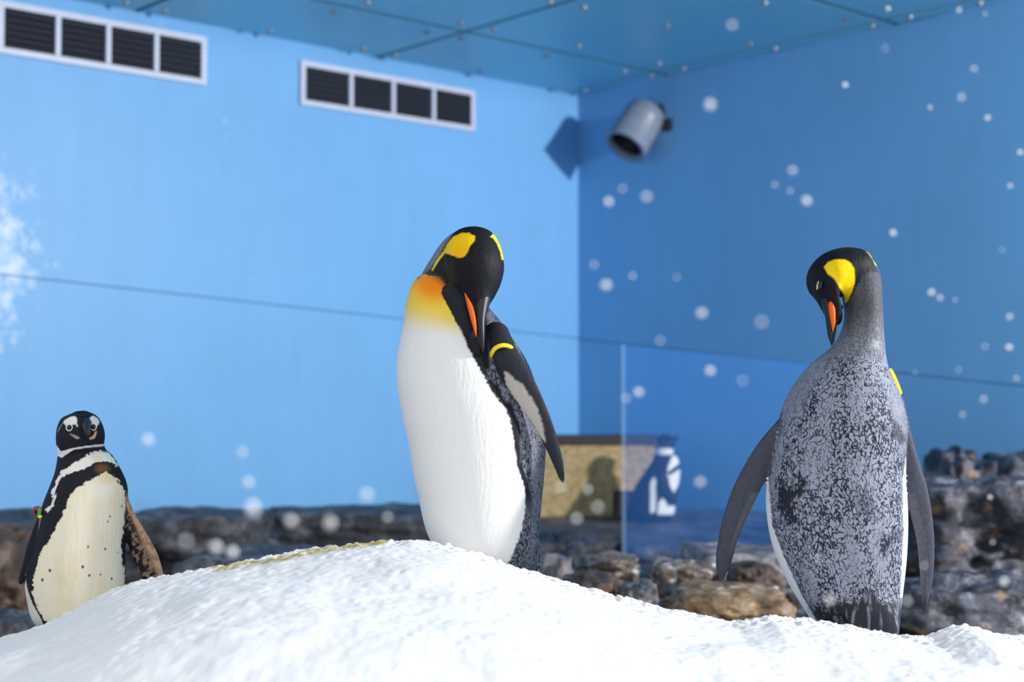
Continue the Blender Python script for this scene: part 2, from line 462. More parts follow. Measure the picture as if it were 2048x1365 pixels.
def fuse(lofts, voxel, smooth_it=8):
    """one continuous skin over several lofts; returns mesh, vertex array, normals, nearest loft id and its parameter"""
    V = []; Fq = []; ids = []; Ts = []
    for i, (v, f, t) in enumerate(lofts):
        n = len(V); V += list(v); Fq += [tuple(a+n for a in q) for q in f]; ids += [i]*len(v); Ts += list(t)
    me = mesh('tmp', V, Fq); o = bpy.data.objects.new('tmp', me); COL.objects.link(o)
    md = o.modifiers.new('r', 'REMESH'); md.mode = 'VOXEL'; md.voxel_size = voxel
    sm = o.modifiers.new('s', 'SMOOTH'); sm.factor = .5; sm.iterations = smooth_it
    dg = bpy.context.evaluated_depsgraph_get(); dg.update()
    nm = bpy.data.meshes.new_from_object(o.evaluated_get(dg))
    bpy.data.objects.remove(o); bpy.data.meshes.remove(me)
    N = len(nm.vertices); W = np.empty(N*3); nm.vertices.foreach_get('co', W); W = W.reshape(-1, 3)
    NR = np.empty(N*3); nm.vertices.foreach_get('normal', NR); NR = NR.reshape(-1, 3)
    kd = kdtree.KDTree(len(V))
    for i, v in enumerate(V): kd.insert(tuple(v), i)
    kd.balance()
    idx = np.array([kd.find(tuple(w))[1] for w in W])
    nm.polygons.foreach_set('use_smooth', [True]*len(nm.polygons))
    return nm, W, NR, np.array(ids)[idx], np.array(Ts)[idx]

def sdf(pt, poly):
    """signed distance (negative inside) of pixel points to a polygon"""
    poly = np.asarray(poly, float); d = np.full(len(pt), 1e9); ins = np.zeros(len(pt), bool)
    for i in range(len(poly)):
        a, b = poly[i], poly[(i+1) % len(poly)]
        e = b-a; w = pt-a
        h = np.clip((w@e)/(e@e+1e-9), 0, 1)
        d = np.minimum(d, np.hypot(*(w-h[:, None]*e).T))
        c = ((a[1] > pt[:, 1]) != (b[1] > pt[:, 1]))
        with np.errstate(divide='ignore', invalid='ignore'):
            xi = (b[0]-a[0])*(pt[:, 1]-a[1])/(b[1]-a[1])+a[0]
        ins ^= c & (pt[:, 0] < xi)
    return np.where(ins, -d, d)
def sstep(x, a, b):
    t = np.clip((x-a)/(b-a), 0, 1); return t*t*(3-2*t)

class Paint:
    def __init__(s, W, NR, ids, T, base):
        s.W, s.NR, s.ids, s.T = W, NR, ids, T
        s.px = project(W); s.col = np.tile(np.array(base, float), (len(W), 1)); s.feather = np.zeros(len(W))
        view = W - CAM; view /= np.linalg.norm(view, axis=1)[:, None]
        s.face = -(view*NR).sum(1)                      # >0 faces us
        s.jit = np.stack([fbm(W*170, 2, 11), fbm(W*170, 2, 23)], 1)
    def fac(s, poly, soft=2.0, jit=6.0, sel=None, front=True, lim=-.25):
        d = sdf(s.px + s.jit*jit*2, poly)
        f = 1 - sstep(d, -soft, soft)
        if front: f = f*sstep(s.face, lim-.1, lim+.1)
        if sel is not None: f = f*sel
        return f
    def put(s, f, c, feather=None):
        c = np.asarray(c, float)
        s.col = s.col*(1-f[:, None]) + c*f[:, None]
        if feather is not None: s.feather = s.feather*(1-f) + feather*f
    def apply(s, me):
        a = me.attributes.new('plumage', 'FLOAT_COLOR', 'POINT')
        a.data.foreach_set('color', np.hstack([s.col, np.ones((len(s.col), 1))]).ravel())
        b = me.attributes.new('feather', 'FLOAT', 'POINT'); b.data.foreach_set('value', s.feather)
def body_obj(me, W, root, mat):
    b = np.array(root.location)
    me.vertices.foreach_set('co', (W-b).ravel()); me.update()
    me.name = 'body'; me.materials.clear(); me.materials.append(mat)
    o = bpy.data.objects.new('body', me); COL.objects.link(o); o.parent = root
    return o

def torus(name, c, ax, ay, r, mat, parent, n=40, m=10, flat_=1.0):
    """ring through c spanned by vectors ax, ay with tube radius r"""
    c, ax, ay = map(np.asarray, (c, ax, ay)); nz = np.cross(ax, ay); nz = nz/np.linalg.norm(nz)
    V = []; Fq = []
    for i in range(n):
        t = 2*math.pi*i/n; d = ax*math.cos(t)+ay*math.sin(t); dn = d/np.linalg.norm(d)
        for j in range(m):
            p = 2*math.pi*j/m; V.append(c+d+dn*r*math.cos(p)+nz*r*flat_*math.sin(p))
    for i in range(n):
        for j in range(m):
            Fq.append((i*m+j, ((i+1) % n)*m+j, ((i+1) % n)*m+(j+1) % m, i*m+(j+1) % m))
    return obj(name, V, Fq, mat, parent)
def ballVF(c, ax, ay, az, n=14, m=10):
    V = []; Fq = []
    for i in range(m+1):
        a = math.pi*i/m
        for j in range(n):
            b = 2*math.pi*j/n
            V.append(np.asarray(c)+np.asarray(ax)*math.sin(a)*math.cos(b)+np.asarray(ay)*math.sin(a)*math.sin(b)+np.asarray(az)*math.cos(a))
    for i in range(m):
        for j in range(n): Fq.append((i*n+j, (i+1)*n+j, (i+1)*n+(j+1) % n, i*n+(j+1) % n))
    return V, Fq
def foot(root, pos, yaw, L=.11):
    """three webbed toes with claws"""
    pos = np.asarray(pos); parts = []
    for k_, a in enumerate((-.42, 0, .42)):
        d = np.array([math.cos(yaw+a), math.sin(yaw+a), 0]); sd = np.array([-d[1], d[0], 0])
        parts.append(ballVF(pos+d*L*.45+UZ*.012, d*L*.55, sd*.013, UZ*.014, 8, 6))
        parts.append(ballVF(pos+d*L*1.02+UZ*.009, d*.018, sd*.005, UZ*.006, 6, 4))
    d = np.array([math.cos(yaw), math.sin(yaw), 0]); sd = np.array([-d[1], d[0], 0])
    parts.append(ballVF(pos+d*L*.35+UZ*.007, d*L*.48, sd*.04, UZ*.008, 10, 6))
    parts.append(ballVF(pos+UZ*.03, d*.03, sd*.026, UZ*.045, 10, 6))
    return obj('foot', *merge(parts), M['foot'], root)

# ------------------------------------------------------------------ snow mound
RIDGE = [(-700, 1420), (-300, 1340), (-100, 1300), (0, 1277), (50, 1263), (75, 1258), (100, 1248), (150, 1222), (200, 1196), (250, 1172), (300, 1158), (360, 1147), (430, 1136), (500, 1122), (560, 1110),
         (630, 1098), (700, 1089), (780, 1081), (830, 1083), (870, 1088), (910, 1095), (950, 1107), (1000, 1124), (1040, 1137), (1090, 1152), (1140, 1165), (1200, 1184), (1260, 1200),
         (1330, 1217), (1400, 1234), (1460, 1244), (1500, 1240), (1535, 1234), (1570, 1239), (1620, 1240), (1660, 1246), (1720, 1259), (1800, 1272), (1850, 1274), (1885, 1260), (1920, 1251), (1960, 1258), (2000, 1270), (2048, 1274),
         (2200, 1290), (2500, 1320), (3000, 1400)]
RX = np.array([P(x, y, 3.35)[0] for x, y in RIDGE]); RZ = np.array([P(x, y, 3.35)[2] for x, y in RIDGE])
DR = 3.35
def snow_z(x, y, detail=True):
    x = np.atleast_1d(np.asarray(x, float)); y = np.atleast_1d(np.asarray(y, float))
    xa = x*DR/np.maximum(y, 1.2)*1.0
    near = np.clip((y-2.2)/(DR-2.2), 0, 1)
    xe = x*(1-.0) + (xa-x)*.6*sstep(y, 2.6, 3.35)*(y < DR)
    zr = np.interp(x, RX, RZ)
    # blur the crest line away from the ridge
    sm_ = (np.interp(x-.12, RX, RZ)+np.interp(x+.12, RX, RZ)+np.interp(x-.25, RX, RZ)+np.interp(x+.25, RX, RZ))/4
    w = sstep(np.abs(y-DR), .06, .5)
    zr = zr*(1-w)+sm_*w
    d = DR-y
    front = np.where(d > 0, .03*d + .085*d*d*(1+0*d), 0)
    back = np.where(d < 0, .235*(-d) + .06*d*d, 0)
    z = zr - front - back
    if detail:
        p = np.stack([x, y, 0*x], 1)
        amp = sstep(np.abs(y-DR), .0, .35)
        z = z + .05*amp*fbm(p*3.2, 3, 31) + .020*fbm(p*10, 3, 47)*(.35+.65*amp) + (.007+.015*(1-sstep(np.abs(y-DR), .02, .12)))*fbm(p*70, 3, 53)
    return np.maximum(z, -.06)
sy = np.concatenate([np.linspace(1.1, 2.6, 90), np.linspace(2.6, 3.12, 90)[1:], np.linspace(3.12, 3.5, 130)[1:], np.linspace(3.5, 5.2, 70)[1:]])
sx = np.concatenate([np.linspace(-2.6, -1.35, 60), np.linspace(-1.35, 1.35, 680)[1:], np.linspace(1.35, 2.6, 60)[1:]])
X, Y = np.meshgrid(sx, sy); xs, ys = X.ravel(), Y.ravel()
zs = snow_z(xs, ys)
edge = np.minimum(sstep(2.6-np.abs(xs), 0, .9), 1)*sstep(5.2-ys, 0, .35)
zs = zs*edge - .05*(1-edge)
sn = obj('snow_mound', np.stack([xs, ys, zs], 1), gridF(len(sx), len(sy)), M['snow'])
tag(sn, 'large white mound of granular snow in front of the penguins', 'snow')
pxs = project(np.stack([xs, ys, zs], 1))
stain_poly = [(425, 1134), (500, 1124), (590, 1108), (640, 1094), (700, 1086), (780, 1079), (775, 1088), (690, 1099), (640, 1108), (560, 1124), (480, 1136), (430, 1146)]
sd_ = sdf(pxs, stain_poly) + 8*fbm(np.stack([xs, ys, 0*xs], 1)*40, 3, 9)
a = sn.data.attributes.new('stain', 'FLOAT', 'POINT')
a.data.foreach_set('value', (1-sstep(sd_, -3, 4))*sstep(np.abs(ys-DR), .35, .1)*.9)
def ground(x, y): return float(snow_z(x, y)[0])

# ------------------------------------------------------------------ king penguin, front, preening
BLK = (.006, .006, .009); SLATE = (.060, .064, .085)
WHITE = (.80, .79, .77)
def king_front():
    D0 = 3.6
    body = loft([(915, 1166, 1040, 1173, .0, .05), (882, 1130, 1068, 1143, .0, .11), (864, 1090, 1077, 1100, 0, .14), (849, 1050, 1079, 1050, 0, .152), (838, 1000, 1084, 1000, 0, .160), (827, 950, 1089, 947, 0, .165),
                 (817, 890, 1092, 890, 0, .166), (804, 830, 1088, 835, 0, .165), (796, 780, 1076, 785, 0, .160), (793, 735, 1059, 733, 0, .150), (798, 694, 1036, 693, 0, .136), (806, 655, 1007, 650, 0, .120),
                 (811, 620, 975, 612, .0, .102), (818, 588, 948, 580, .005, .088), (838, 557, 935, 560, .015, .072), (862, 517, 936, 553, .005, .064), (889, 480, 938, 540, -.01, .055), (915, 462, 945, 528, -.02, .05), (935, 463, 950, 520, -.03, .04)], D0, 220, 110)
    head = loft([(944, 459, 958, 459, -.03, .02), (908, 472, 986, 472, -.035, .052), (894, 493, 1000, 493, -.045, .066), (888, 518, 1007, 518, -.055, .074), (887, 543, 1008, 541, -.066, .075), (894, 567, 1002, 565, -.078, .066),
                 (910, 588, 992, 586, -.09, .05), (926, 606, 982, 603, -.102, .034), (940, 622, 975, 620, -.112, .02)], D0, 44, 48)
    flip = loft([(972, 655, 1016, 662, -.085, .03), (978, 690, 1030, 692, -.112, .024), (990, 728, 1047, 722, -.132, .016), (1014, 775, 1070, 762, -.138, .012), (1042, 817, 1090, 806, -.132, .011), (1068, 855, 1106, 848, -.124, .0105),
                 (1089, 893, 1118, 887, -.117, .0095), (1106, 930, 1127, 925, -.112, .008), (1118, 958, 1129, 955, -.108, .0065), (1125, 968, 1128, 967, -.107, .004)], D0, 110, 44)
    flip2 = loft([(850, 700, 905, 700, .10, .02), (835, 760, 890, 765, .165, .014), (835, 830, 885, 835, .175, .012), (850, 900, 885, 905, .165, .010), (865, 950, 880, 952, .16, .006)], D0, 40, 24)
    tail = loft([(1035, 1060, 1075, 1060, .03, .05), (1035, 1110, 1083, 1110, .04, .035), (1035, 1150, 1088, 1150, .05, .02), (1050, 1172, 1090, 1172, .05, .008)], D0, 24, 24)
    fold = loft([(888, 574, 910, 568, -.085, .012), (886, 590, 922, 584, -.092, .02), (898, 615, 938, 606, -.100, .02), (914, 655, 952, 645, -.108, .018), (930, 700, 962, 690, -.105, .014)], D0, 120, 60)
    me, W, NR, ids, T = fuse([body, head, flip, flip2, tail, fold], .0030, 8)
    p = Paint(W, NR, ids, T, SLATE)
    x, y = p.px[:, 0], p.px[:, 1]
    one = np.ones(len(W)); bod = ((ids == 0)).astype(float); hd = (ids == 1).astype(float); fl = ((ids == 2) | (ids == 3)).astype(float)
    notfl = 1-fl
    p.feather[:] = .75
    p.put(one*0+notfl*.0, SLATE)
    # grey back mottled
    p.put(bod*sstep(y, 560, 680), (.18, .185, .225), 1.0)
    p.put(((ids == 4)*1.0), (.21, .22, .26), .9)
    # white front
    wp = [(905, 560), (908, 600), (918, 635), (935, 690), (958, 735), (985, 785), (1010, 815), (1024, 850), (1030, 890), (1036, 935), (1049, 975), (1052, 1015), (1044, 1060), (1032, 1095), (1015, 1130), (1005, 1200), (700, 1220), (700, 540), (800, 540)]
    far = (p.face < -.15)
    wfront = p.fac(wp, 2.2, 5, notfl*(ids != 1)*(ids != 4)*(ids != 5), lim=-.3)
    wfar = far*(1-sstep(x, 880, 920))*sstep(y, 545, 565)*bod
    wh = np.maximum(wfront, wfar); p.put(wh, WHITE, 0.0)
    # dark rim along the white front
    d = sdf(p.px + p.jit*6, wp)
    rim = (1-sstep(d + 22*fbm(W*np.array([60, 60, 40]), 2, 8), 8, 15))*sstep(d, -2, 2)*notfl*(p.face > -.2)*(ids != 1)*(ids != 4)*sstep(y, 560, 600)*(1-sstep(y, 985, 1060))
    p.put(rim, (.006, .007, .013), .1)
    # lower back greyer
    # throat: orange to yellow to white
    g = sstep(y + (x-850)*.12, 690, 560)
    thr = wh*sstep(y, 690, 640)*(x < 990)
    cy = np.array([.88, .70, .11]); 
    t1 = sstep(y - (x-860)*.28, 692, 610)
    p.put(thr*t1*.92, (.86, .58, .012))
    t2 = sstep(np.hypot((x-868)/1.0, (y-562)/1.0), 62, 14)
    p.put(wh*t2, (.90, .24, .006))
    # black head and chin
    p.put(hd, BLK, 0.0)
    chin = [(862, 548), (872, 545), (885, 562), (900, 585), (912, 640), (935, 690), (962, 740), (980, 740), (975, 640), (940, 560), (930, 480), (895, 490)]
    p.put(p.fac(chin, 3, 3, (ids != 2)*1.0), BLK, 0.0)
    p.put((ids == 5)*1.0, (.014, .015, .024), 0.1)
    p.put(p.fac([(862, 552), (880, 520), (905, 520), (915, 560), (898, 580), (880, 566)], 10, 3, (ids != 2)*1.0)*.6, (.030, .030, .012))
    # grey nape
    nape = [(835, 560), (842, 552), (860, 538), (872, 520), (884, 500), (892, 486), (902, 474), (918, 464), (930, 455), (880, 450), (830, 520)]
    p.put(p.fac(nape, 2, 1, (ids == 0)*1.0, lim=-.9), (.22, .23, .27), .5)
    p.put(((p.face < -.1)*(y < 620)*(ids == 0)*(1-sstep(x, 880, 920)*0)).astype(float)*sstep(y, 640, 560), (.20, .21, .25), .4)
    # ear patches
    ear = [(886, 506), (894, 488), (906, 474), (922, 467), (938, 466), (951, 473), (949, 482), (940, 492), (935, 505), (927, 514), (918, 516), (908, 512), (896, 508), (890, 507)]
    p.put(p.fac(ear, 1.5, 1.5, None), (.96, .58, .002), 0)
    p.put(p.fac(ear, 1.5, 1.5, None)*sstep(np.hypot(x-922, y-508), 26, 4), (.95, .46, .002), 0)
    line = [(886, 504), (892, 502), (886, 512), (877, 523), (868, 538), (865, 543), (863, 540), (872, 522)]
    p.put(p.fac(line, 1.2, .5, None), (.80, .58, .02), 0)
    ear2 = [(980, 474), (986, 476), (994, 488), (1000, 502), (1004, 520), (1018, 522), (1010, 480), (990, 466)]
    p.put(p.fac(ear2, 1.2, 1, None, lim=-.9), (.88, .72, .006), 0)
    # flipper: dark with a pale underside
    p.put((ids == 2)*1.0, (.020, .021, .030), .15); p.put((ids == 3)*1.0, (.02, .021, .03), .2)
    pale = [(1008, 742), (1016, 745), (1030, 760), (1046, 770), (1058, 790), (1072, 812), (1082, 838), (1088, 865), (1091, 885), (1084, 880), (1068, 858), (1048, 830), (1028, 800), (1012, 770)]
    p.put(p.fac(pale, 2.5, 4, (ids == 2)*1.0, lim=.1), (.43, .39, .36), 0)
    base = np.array([P(970, 1140, D0)[0], D0, 0]); base[2] = ground(base[0], base[1])
    root = empty('king_penguin', base, 'king penguin preening over its shoulder, white belly and orange throat, yellow flipper band', 'penguin', 'king penguins on the snow')
    print('king front base', base, project([base]), W[:, 2].min())
    p.apply(me); body_obj(me, W, root, M['plume'])
    # beak: upper and lower halves, orange plate
    up = loft([(942, 594, 983, 600, -.098, .03), (947, 618, 976, 620, -.118, .020), (951, 642, 971, 644, -.133, .014), (956, 670, 970, 671, -.142, .010), (961, 694, 969, 694, -.145, .006), (965, 706, 968, 706, -.145, .003)], D0, 40, 24)
    bk = obj('beak', up[0], up[1], M['beak'], root)
    lo = loft([(926, 592, 950, 596, -.100, .022), (934, 618, 956, 620, -.116, .016), (942, 645, 960, 646, -.129, .012), (951, 672, 963, 672, -.138, .008), (960, 696, 966, 696, -.142, .004)], D0, 36, 24)
    obj('lower_beak', lo[0], lo[1], M['beak'], bk)
    pl = loft([(928, 586, 931, 587, -.119, .004), (931, 598, 938, 599, -.126, .006), (935, 615, 946, 615, -.134, .007), (940, 634, 951, 634, -.141, .007), (945, 652, 953, 652, -.146, .006), (950, 668, 953, 668, -.149, .004), (952, 674, 953, 674, -.149, .002)], D0, 36, 20)
    o = obj('beak_plate', pl[0], pl[1], M['beak_orange'], bk); o['label'] = 'orange stripe on the lower beak'
    # band round the top of the flipper
    c = P(1006, 703, D0-.118); L_ = P(984, 716, D0-.118); R_ = P(1027, 704, D0-.118)
    ax = (R_-L_)/2; c = (L_+R_)/2; ay = np.array([-.006, -.030, .020])
    o = torus('flipper_band', c, ax*1.02, ay, .0055, M['band_yellow'], root); o['label'] = 'yellow plastic flipper band'
    foot(root, (base[0]-.07, base[1]-.03, base[2]-.01), math.radians(225)); foot(root, (base[0]+.05, base[1]-.05, base[2]-.01), math.radians(235))
king_front()

# ------------------------------------------------------------------ king penguin seen from behind
def king_back():
    D0 = 3.55
    body = loft([(1655, 1300, 1775, 1305, .0, .05), (1632, 1255, 1794, 1268, 0, .10), (1606, 1215, 1798, 1220, 0, .13), (1582, 1175, 1802, 1180, 0, .145), (1558, 1125, 1808, 1125, 0, .158), (1543, 1080, 1811, 1075, 0, .165), (1534, 1020, 1811, 1015, 0, .170),
                 (1535, 960, 1807, 955, 0, .170), (1545, 900, 1808, 895, 0, .168), (1557, 850, 1811, 850, 0, .160), (1572, 800, 1802, 805, 0, .148), (1598, 757, 1787, 768, 0, .132), (1635, 718, 1774, 738, 0, .115), (1664, 695, 1768, 708, 0, .098),
                 (1683, 665, 1765, 668, .0, .082), (1690, 635, 1764, 636, .0, .072), (1688, 605, 1763, 603, .0, .066), (1678, 570, 1762, 572, .0, .064), (1668, 538, 1758, 548, .0, .062), (1664, 510, 1745, 522, -.0, .055), (1668, 499, 1724, 504, -.0, .035)], D0, 100, 56)
    head = loft([(1728, 540, 1737, 520, .0, .02), (1712, 572, 1730, 504, -.005, .046), (1690, 592, 1712, 496, -.012, .058), (1668, 597, 1680, 496, -.018, .062), (1655, 600, 1645, 510, -.024, .060), (1662, 608, 1631, 540, -.030, .054), (1676, 618, 1629, 570, -.034, .046),
                 (1682, 632, 1637, 594, -.038, .036), (1682, 645, 1644, 612, -.042, .026), (1676, 652, 1650, 628, -.045, .018)], D0, 54, 48)
    f1 = loft([(1590, 800, 1625, 815, -.0, .02), (1558, 838, 1592, 852, .0, .024), (1520, 882, 1562, 900, .005, .018), (1492, 925, 1540, 945, .005, .014), (1466, 975, 1515, 993, .005, .012), (1447, 1030, 1491, 1043, .005, .011), (1436, 1080, 1474, 1087, .005, .010),
               (1431, 1120, 1464, 1124, .005, .009), (1434, 1148, 1453, 1148, .005, .007), (1442, 1161, 1448, 1161, .005, .004)], D0, 60, 28)
    f2 = loft([(1780, 800, 1806, 795, .0, .03), (1786, 845, 1816, 840, -.01, .026), (1794, 890, 1826, 882, -.01, .02), (1798, 930, 1839, 925, -.01, .015), (1807, 980, 1854, 973, -.01, .012), (1820, 1030, 1864, 1025, -.01, .011), (1833, 1085, 1869, 1082, -.01, .010),
               (1839, 1140, 1868, 1138, -.01, .009), (1841, 1180, 1862, 1180, -.01, .008), (1845, 1210, 1855, 1210, -.01, .006), (1847, 1226, 1850, 1226, -.01, .004)], D0, 60, 28)
    tail = loft([(1690, 1195, 1790, 1195, -.10, .04), (1690, 1230, 1795, 1230, -.125, .03), (1705, 1262, 1798, 1265, -.14, .016), (1725, 1290, 1796, 1290, -.15, .006)], D0, 24, 28)
    me, W, NR, ids, T = fuse([body, head, f1, f2, tail], .0030, 8)
    p = Paint(W, NR, ids, T, (.275, .29, .36))
    x, y = p.px[:, 0], p.px[:, 1]; one = np.ones(len(W))
    bod = (ids == 0)*1.0; fl = ((ids == 2) | (ids == 3))*1.0; hd = (ids == 1)*1.0
    p.feather[:] = 1.0
    # darker clumps where feathers part
    n = fbm(W*np.array([26, 26, 14]), 3, 77)
    p.put(bod*sstep(n, .08, .24)*.55*sstep(y, 760, 860), (.06, .065, .09), 1.0)
    for poly in ([(1553, 960), (1570, 955), (1582, 1000), (1596, 1040), (1590, 1055), (1575, 1050), (1560, 1020)], [(1572, 985), (1600, 968), (1605, 990), (1588, 1012)], [(1762, 1075), (1780, 1065), (1778, 1100), (1765, 1120)], [(1590, 940), (1612, 960), (1606, 985), (1592, 970)]):
        p.put(p.fac(poly, 3, 26, bod)*.97, (.008, .009, .018), .3)
    # shoulders smoother, alike on both sides
    p.put(p.fac([(1560, 800), (1600, 750), (1650, 712), (1660, 730), (1630, 770), (1600, 830), (1570, 850)], 14, 4, bod)*.8, (.24, .25, .30), .35)
    p.put(p.fac([(1790, 770), (1812, 820), (1818, 900), (1800, 900), (1788, 850), (1776, 790)], 8, 4, None)*.8, (.24, .25, .30), .35)
    p.put(p.fac([(1783, 838), (1800, 850), (1812, 880), (1800, 892), (1788, 870)], 4, 5, None), (.10, .10, .12), 1)
    # neck: smooth dark grey, paler to the right edge
    neck = bod*sstep(y, 735, 690)
    p.put(neck, (.15, .152, .175), .45)
    p.put(neck*sstep(y, 650, 690)*(1-sstep(y, 700, 745)*0)*.7, (.26, .27, .31), .6)
    p.put(bod*sstep(y, 660, 610), (.085, .086, .10), .35)
    # white margin of the belly and the unseen front
    wl_ = [(1500, 920), (1536, 930), (1540, 1000), (1545, 1050), (1560, 1095), (1580, 1140), (1598, 1180), (1618, 1218), (1636, 1245), (1640, 1300), (1500, 1300)]
    wr_ = [(1850, 905), (1812, 915), (1806, 960), (1806, 1010), (1808, 1060), (1805, 1110), (1803, 1150), (1800, 1195), (1850, 1200)]
    p.put(p.fac(wl_, 2, 3, bod, lim=-.9), WHITE, 0); p.put(p.fac(wr_, 2, 2.5, bod, lim=-.9), WHITE, 0)
    farside = (p.face < -.12)*(ids == 0)*(y > 690); p.put(farside*1.0, WHITE, 0)
    thr = (p.face < -.12)*(ids == 0)*(y > 600)*(y <= 720); p.put(thr*1.0*sstep(y, 720, 660), (.86, .5, .01), 0)
    # head
    p.put(hd, BLK, 0)
    p.put(p.fac([(1640, 500), (1700, 485), (1740, 505), (1756, 545), (1735, 545), (1715, 560), (1705, 590), (1692, 612), (1670, 640), (1625, 600)], 5, 3, None, lim=-.9), BLK, 0)
    ear = [(1648, 535), (1655, 525), (1672, 519), (1688, 519), (1702, 526), (1709, 540), (1710, 560), (1707, 575), (1700, 592), (1694, 605), (1690, 606), (1688, 590), (1680, 576), (1669, 558), (1655, 548)]
    p.put(p.fac(ear, 1.5, 1.5, None), (.97, .65, .002), 0)
    p.put(p.fac([(1733, 504), (1738, 509), (1746, 520), (1751, 532), (1768, 532), (1745, 492)], 1.2, .5, None, lim=-.9), (.85, .62, .01), 0)
    # flippers
    p.put(fl, (.062, .066, .088), .25)
    p.put(fl*sstep(y, 900, 830)*.8, (.085, .09, .11), .9)
    for a_ in range(4):     # rows of small feathers near the trailing edge
        xo = a_*5
        p.put(p.fac([(1518-xo, 985), (1522-xo, 985), (1492-xo, 1055), (1476-xo, 1105), (1474-xo, 1105), (1488-xo, 1055)], 1.2, 1, (ids == 2)*1.0)*.55, (.15, .15, .17))
        p.put(p.fac([(1812+xo, 990), (1815+xo, 990), (1838+xo, 1080), (1846+xo*.7, 1190), (1844+xo*.7, 1190), (1835+xo, 1080)], 1.2, 1, (ids == 3)*1.0)*.55, (.15, .15, .17))
    p.put(p.fac([(1847, 1205), (1856, 1200), (1852, 1235), (1845, 1232)], 2, 1, None), (.03, .04, .05))
    # tail and rump
    rump = [(1620, 1215), (1680, 1208), (1740, 1195), (1790, 1205), (1805, 1215), (1805, 1310), (1620, 1310)]
    d_r = sdf(p.px, rump) + 60*fbm(W*np.array([130, 130, 16]), 2, 15)
    rf = (1-sstep(d_r, -3, 3))*(p.face > -.3)
    p.put(rf*(1-p.fac(wl_, 2, 3, bod, lim=-.9)), (.022, .023, .032), .2)
    n2 = fbm(W*np.array([150, 150, 22]), 2, 5)
    p.put(rf*sstep(n2, .05, .17)*.75, (.24, .25, .30))
    base = np.array([P(1715, 1260, D0)[0], D0, 0]); base[2] = ground(base[0], base[1])
    root = empty('king_penguin', base, 'king penguin seen from behind with mottled grey back, head turned to preen', 'penguin', 'king penguins on the snow')
    p.apply(me); body_obj(me, W, root, M['plume'])
    up = loft([(1641, 600, 1664, 604, -.042, .020), (1648, 622, 1666, 624, -.050, .015), (1652, 645, 1666, 646, -.056, .012), (1655, 668, 1666, 668, -.060, .008), (1660, 684, 1666, 684, -.063, .005), (1663, 692, 1665, 692, -.064, .003)], D0, 36, 22)
    bk = obj('beak', up[0], up[1], M['beak'], root)
    lo = loft([(1660, 604, 1686, 616, -.042, .016), (1663, 628, 1680, 632, -.048, .012), (1664, 650, 1674, 651, -.054, .009), (1664, 670, 1671, 670, -.058, .006), (1664, 686, 1668, 686, -.062, .004)], D0, 30, 20)
    obj('lower_beak', lo[0], lo[1], M['beak'], bk)
    pl = loft([(1659, 600, 1663, 600, -.060, .004), (1657, 612, 1669, 612, -.064, .007), (1659, 630, 1671, 630, -.066, .008), (1662, 648, 1670, 648, -.068, .007), (1664, 660, 1667, 660, -.068, .004), (1665, 665, 1666, 665, -.067, .002)], D0, 30, 18)
    o = obj('beak_plate', pl[0], pl[1], M['beak_orange'], bk); o['label'] = 'orange stripe on the lower beak'
    c = P(1641, 570, D0-.062)
    ey = obj('eye', *ballVF(c, np.array([.006, 0, 0]), np.array([0, .006, 0]), np.array([.001, 0, .010])), M['eye'], root)
    V, Fq = ballVF(P(1635.5, 571, D0-.052), np.array([.0028, 0, 0]), np.array([0, .006, 0]), np.array([.002, 0, .011])); obj('eyelid', V, Fq, M['eye_yellow'], ey)
    L_, R_ = P(1778, 742, D0+.03), P(1797, 788, D0+.03)
    o = torus('flipper_band', (L_+R_)/2, (R_-L_)/2*.98, np.array([.006, .035, .004]), .006, M['band_yellow'], root, flat_=1.5); o['label'] = 'yellow plastic flipper band'
    foot(root, (base[0]-.06, base[1]+.03, base[2]-.01), math.radians(95)); foot(root, (base[0]+.05, base[1]+.03, base[2]-.01), math.radians(85))
king_back()

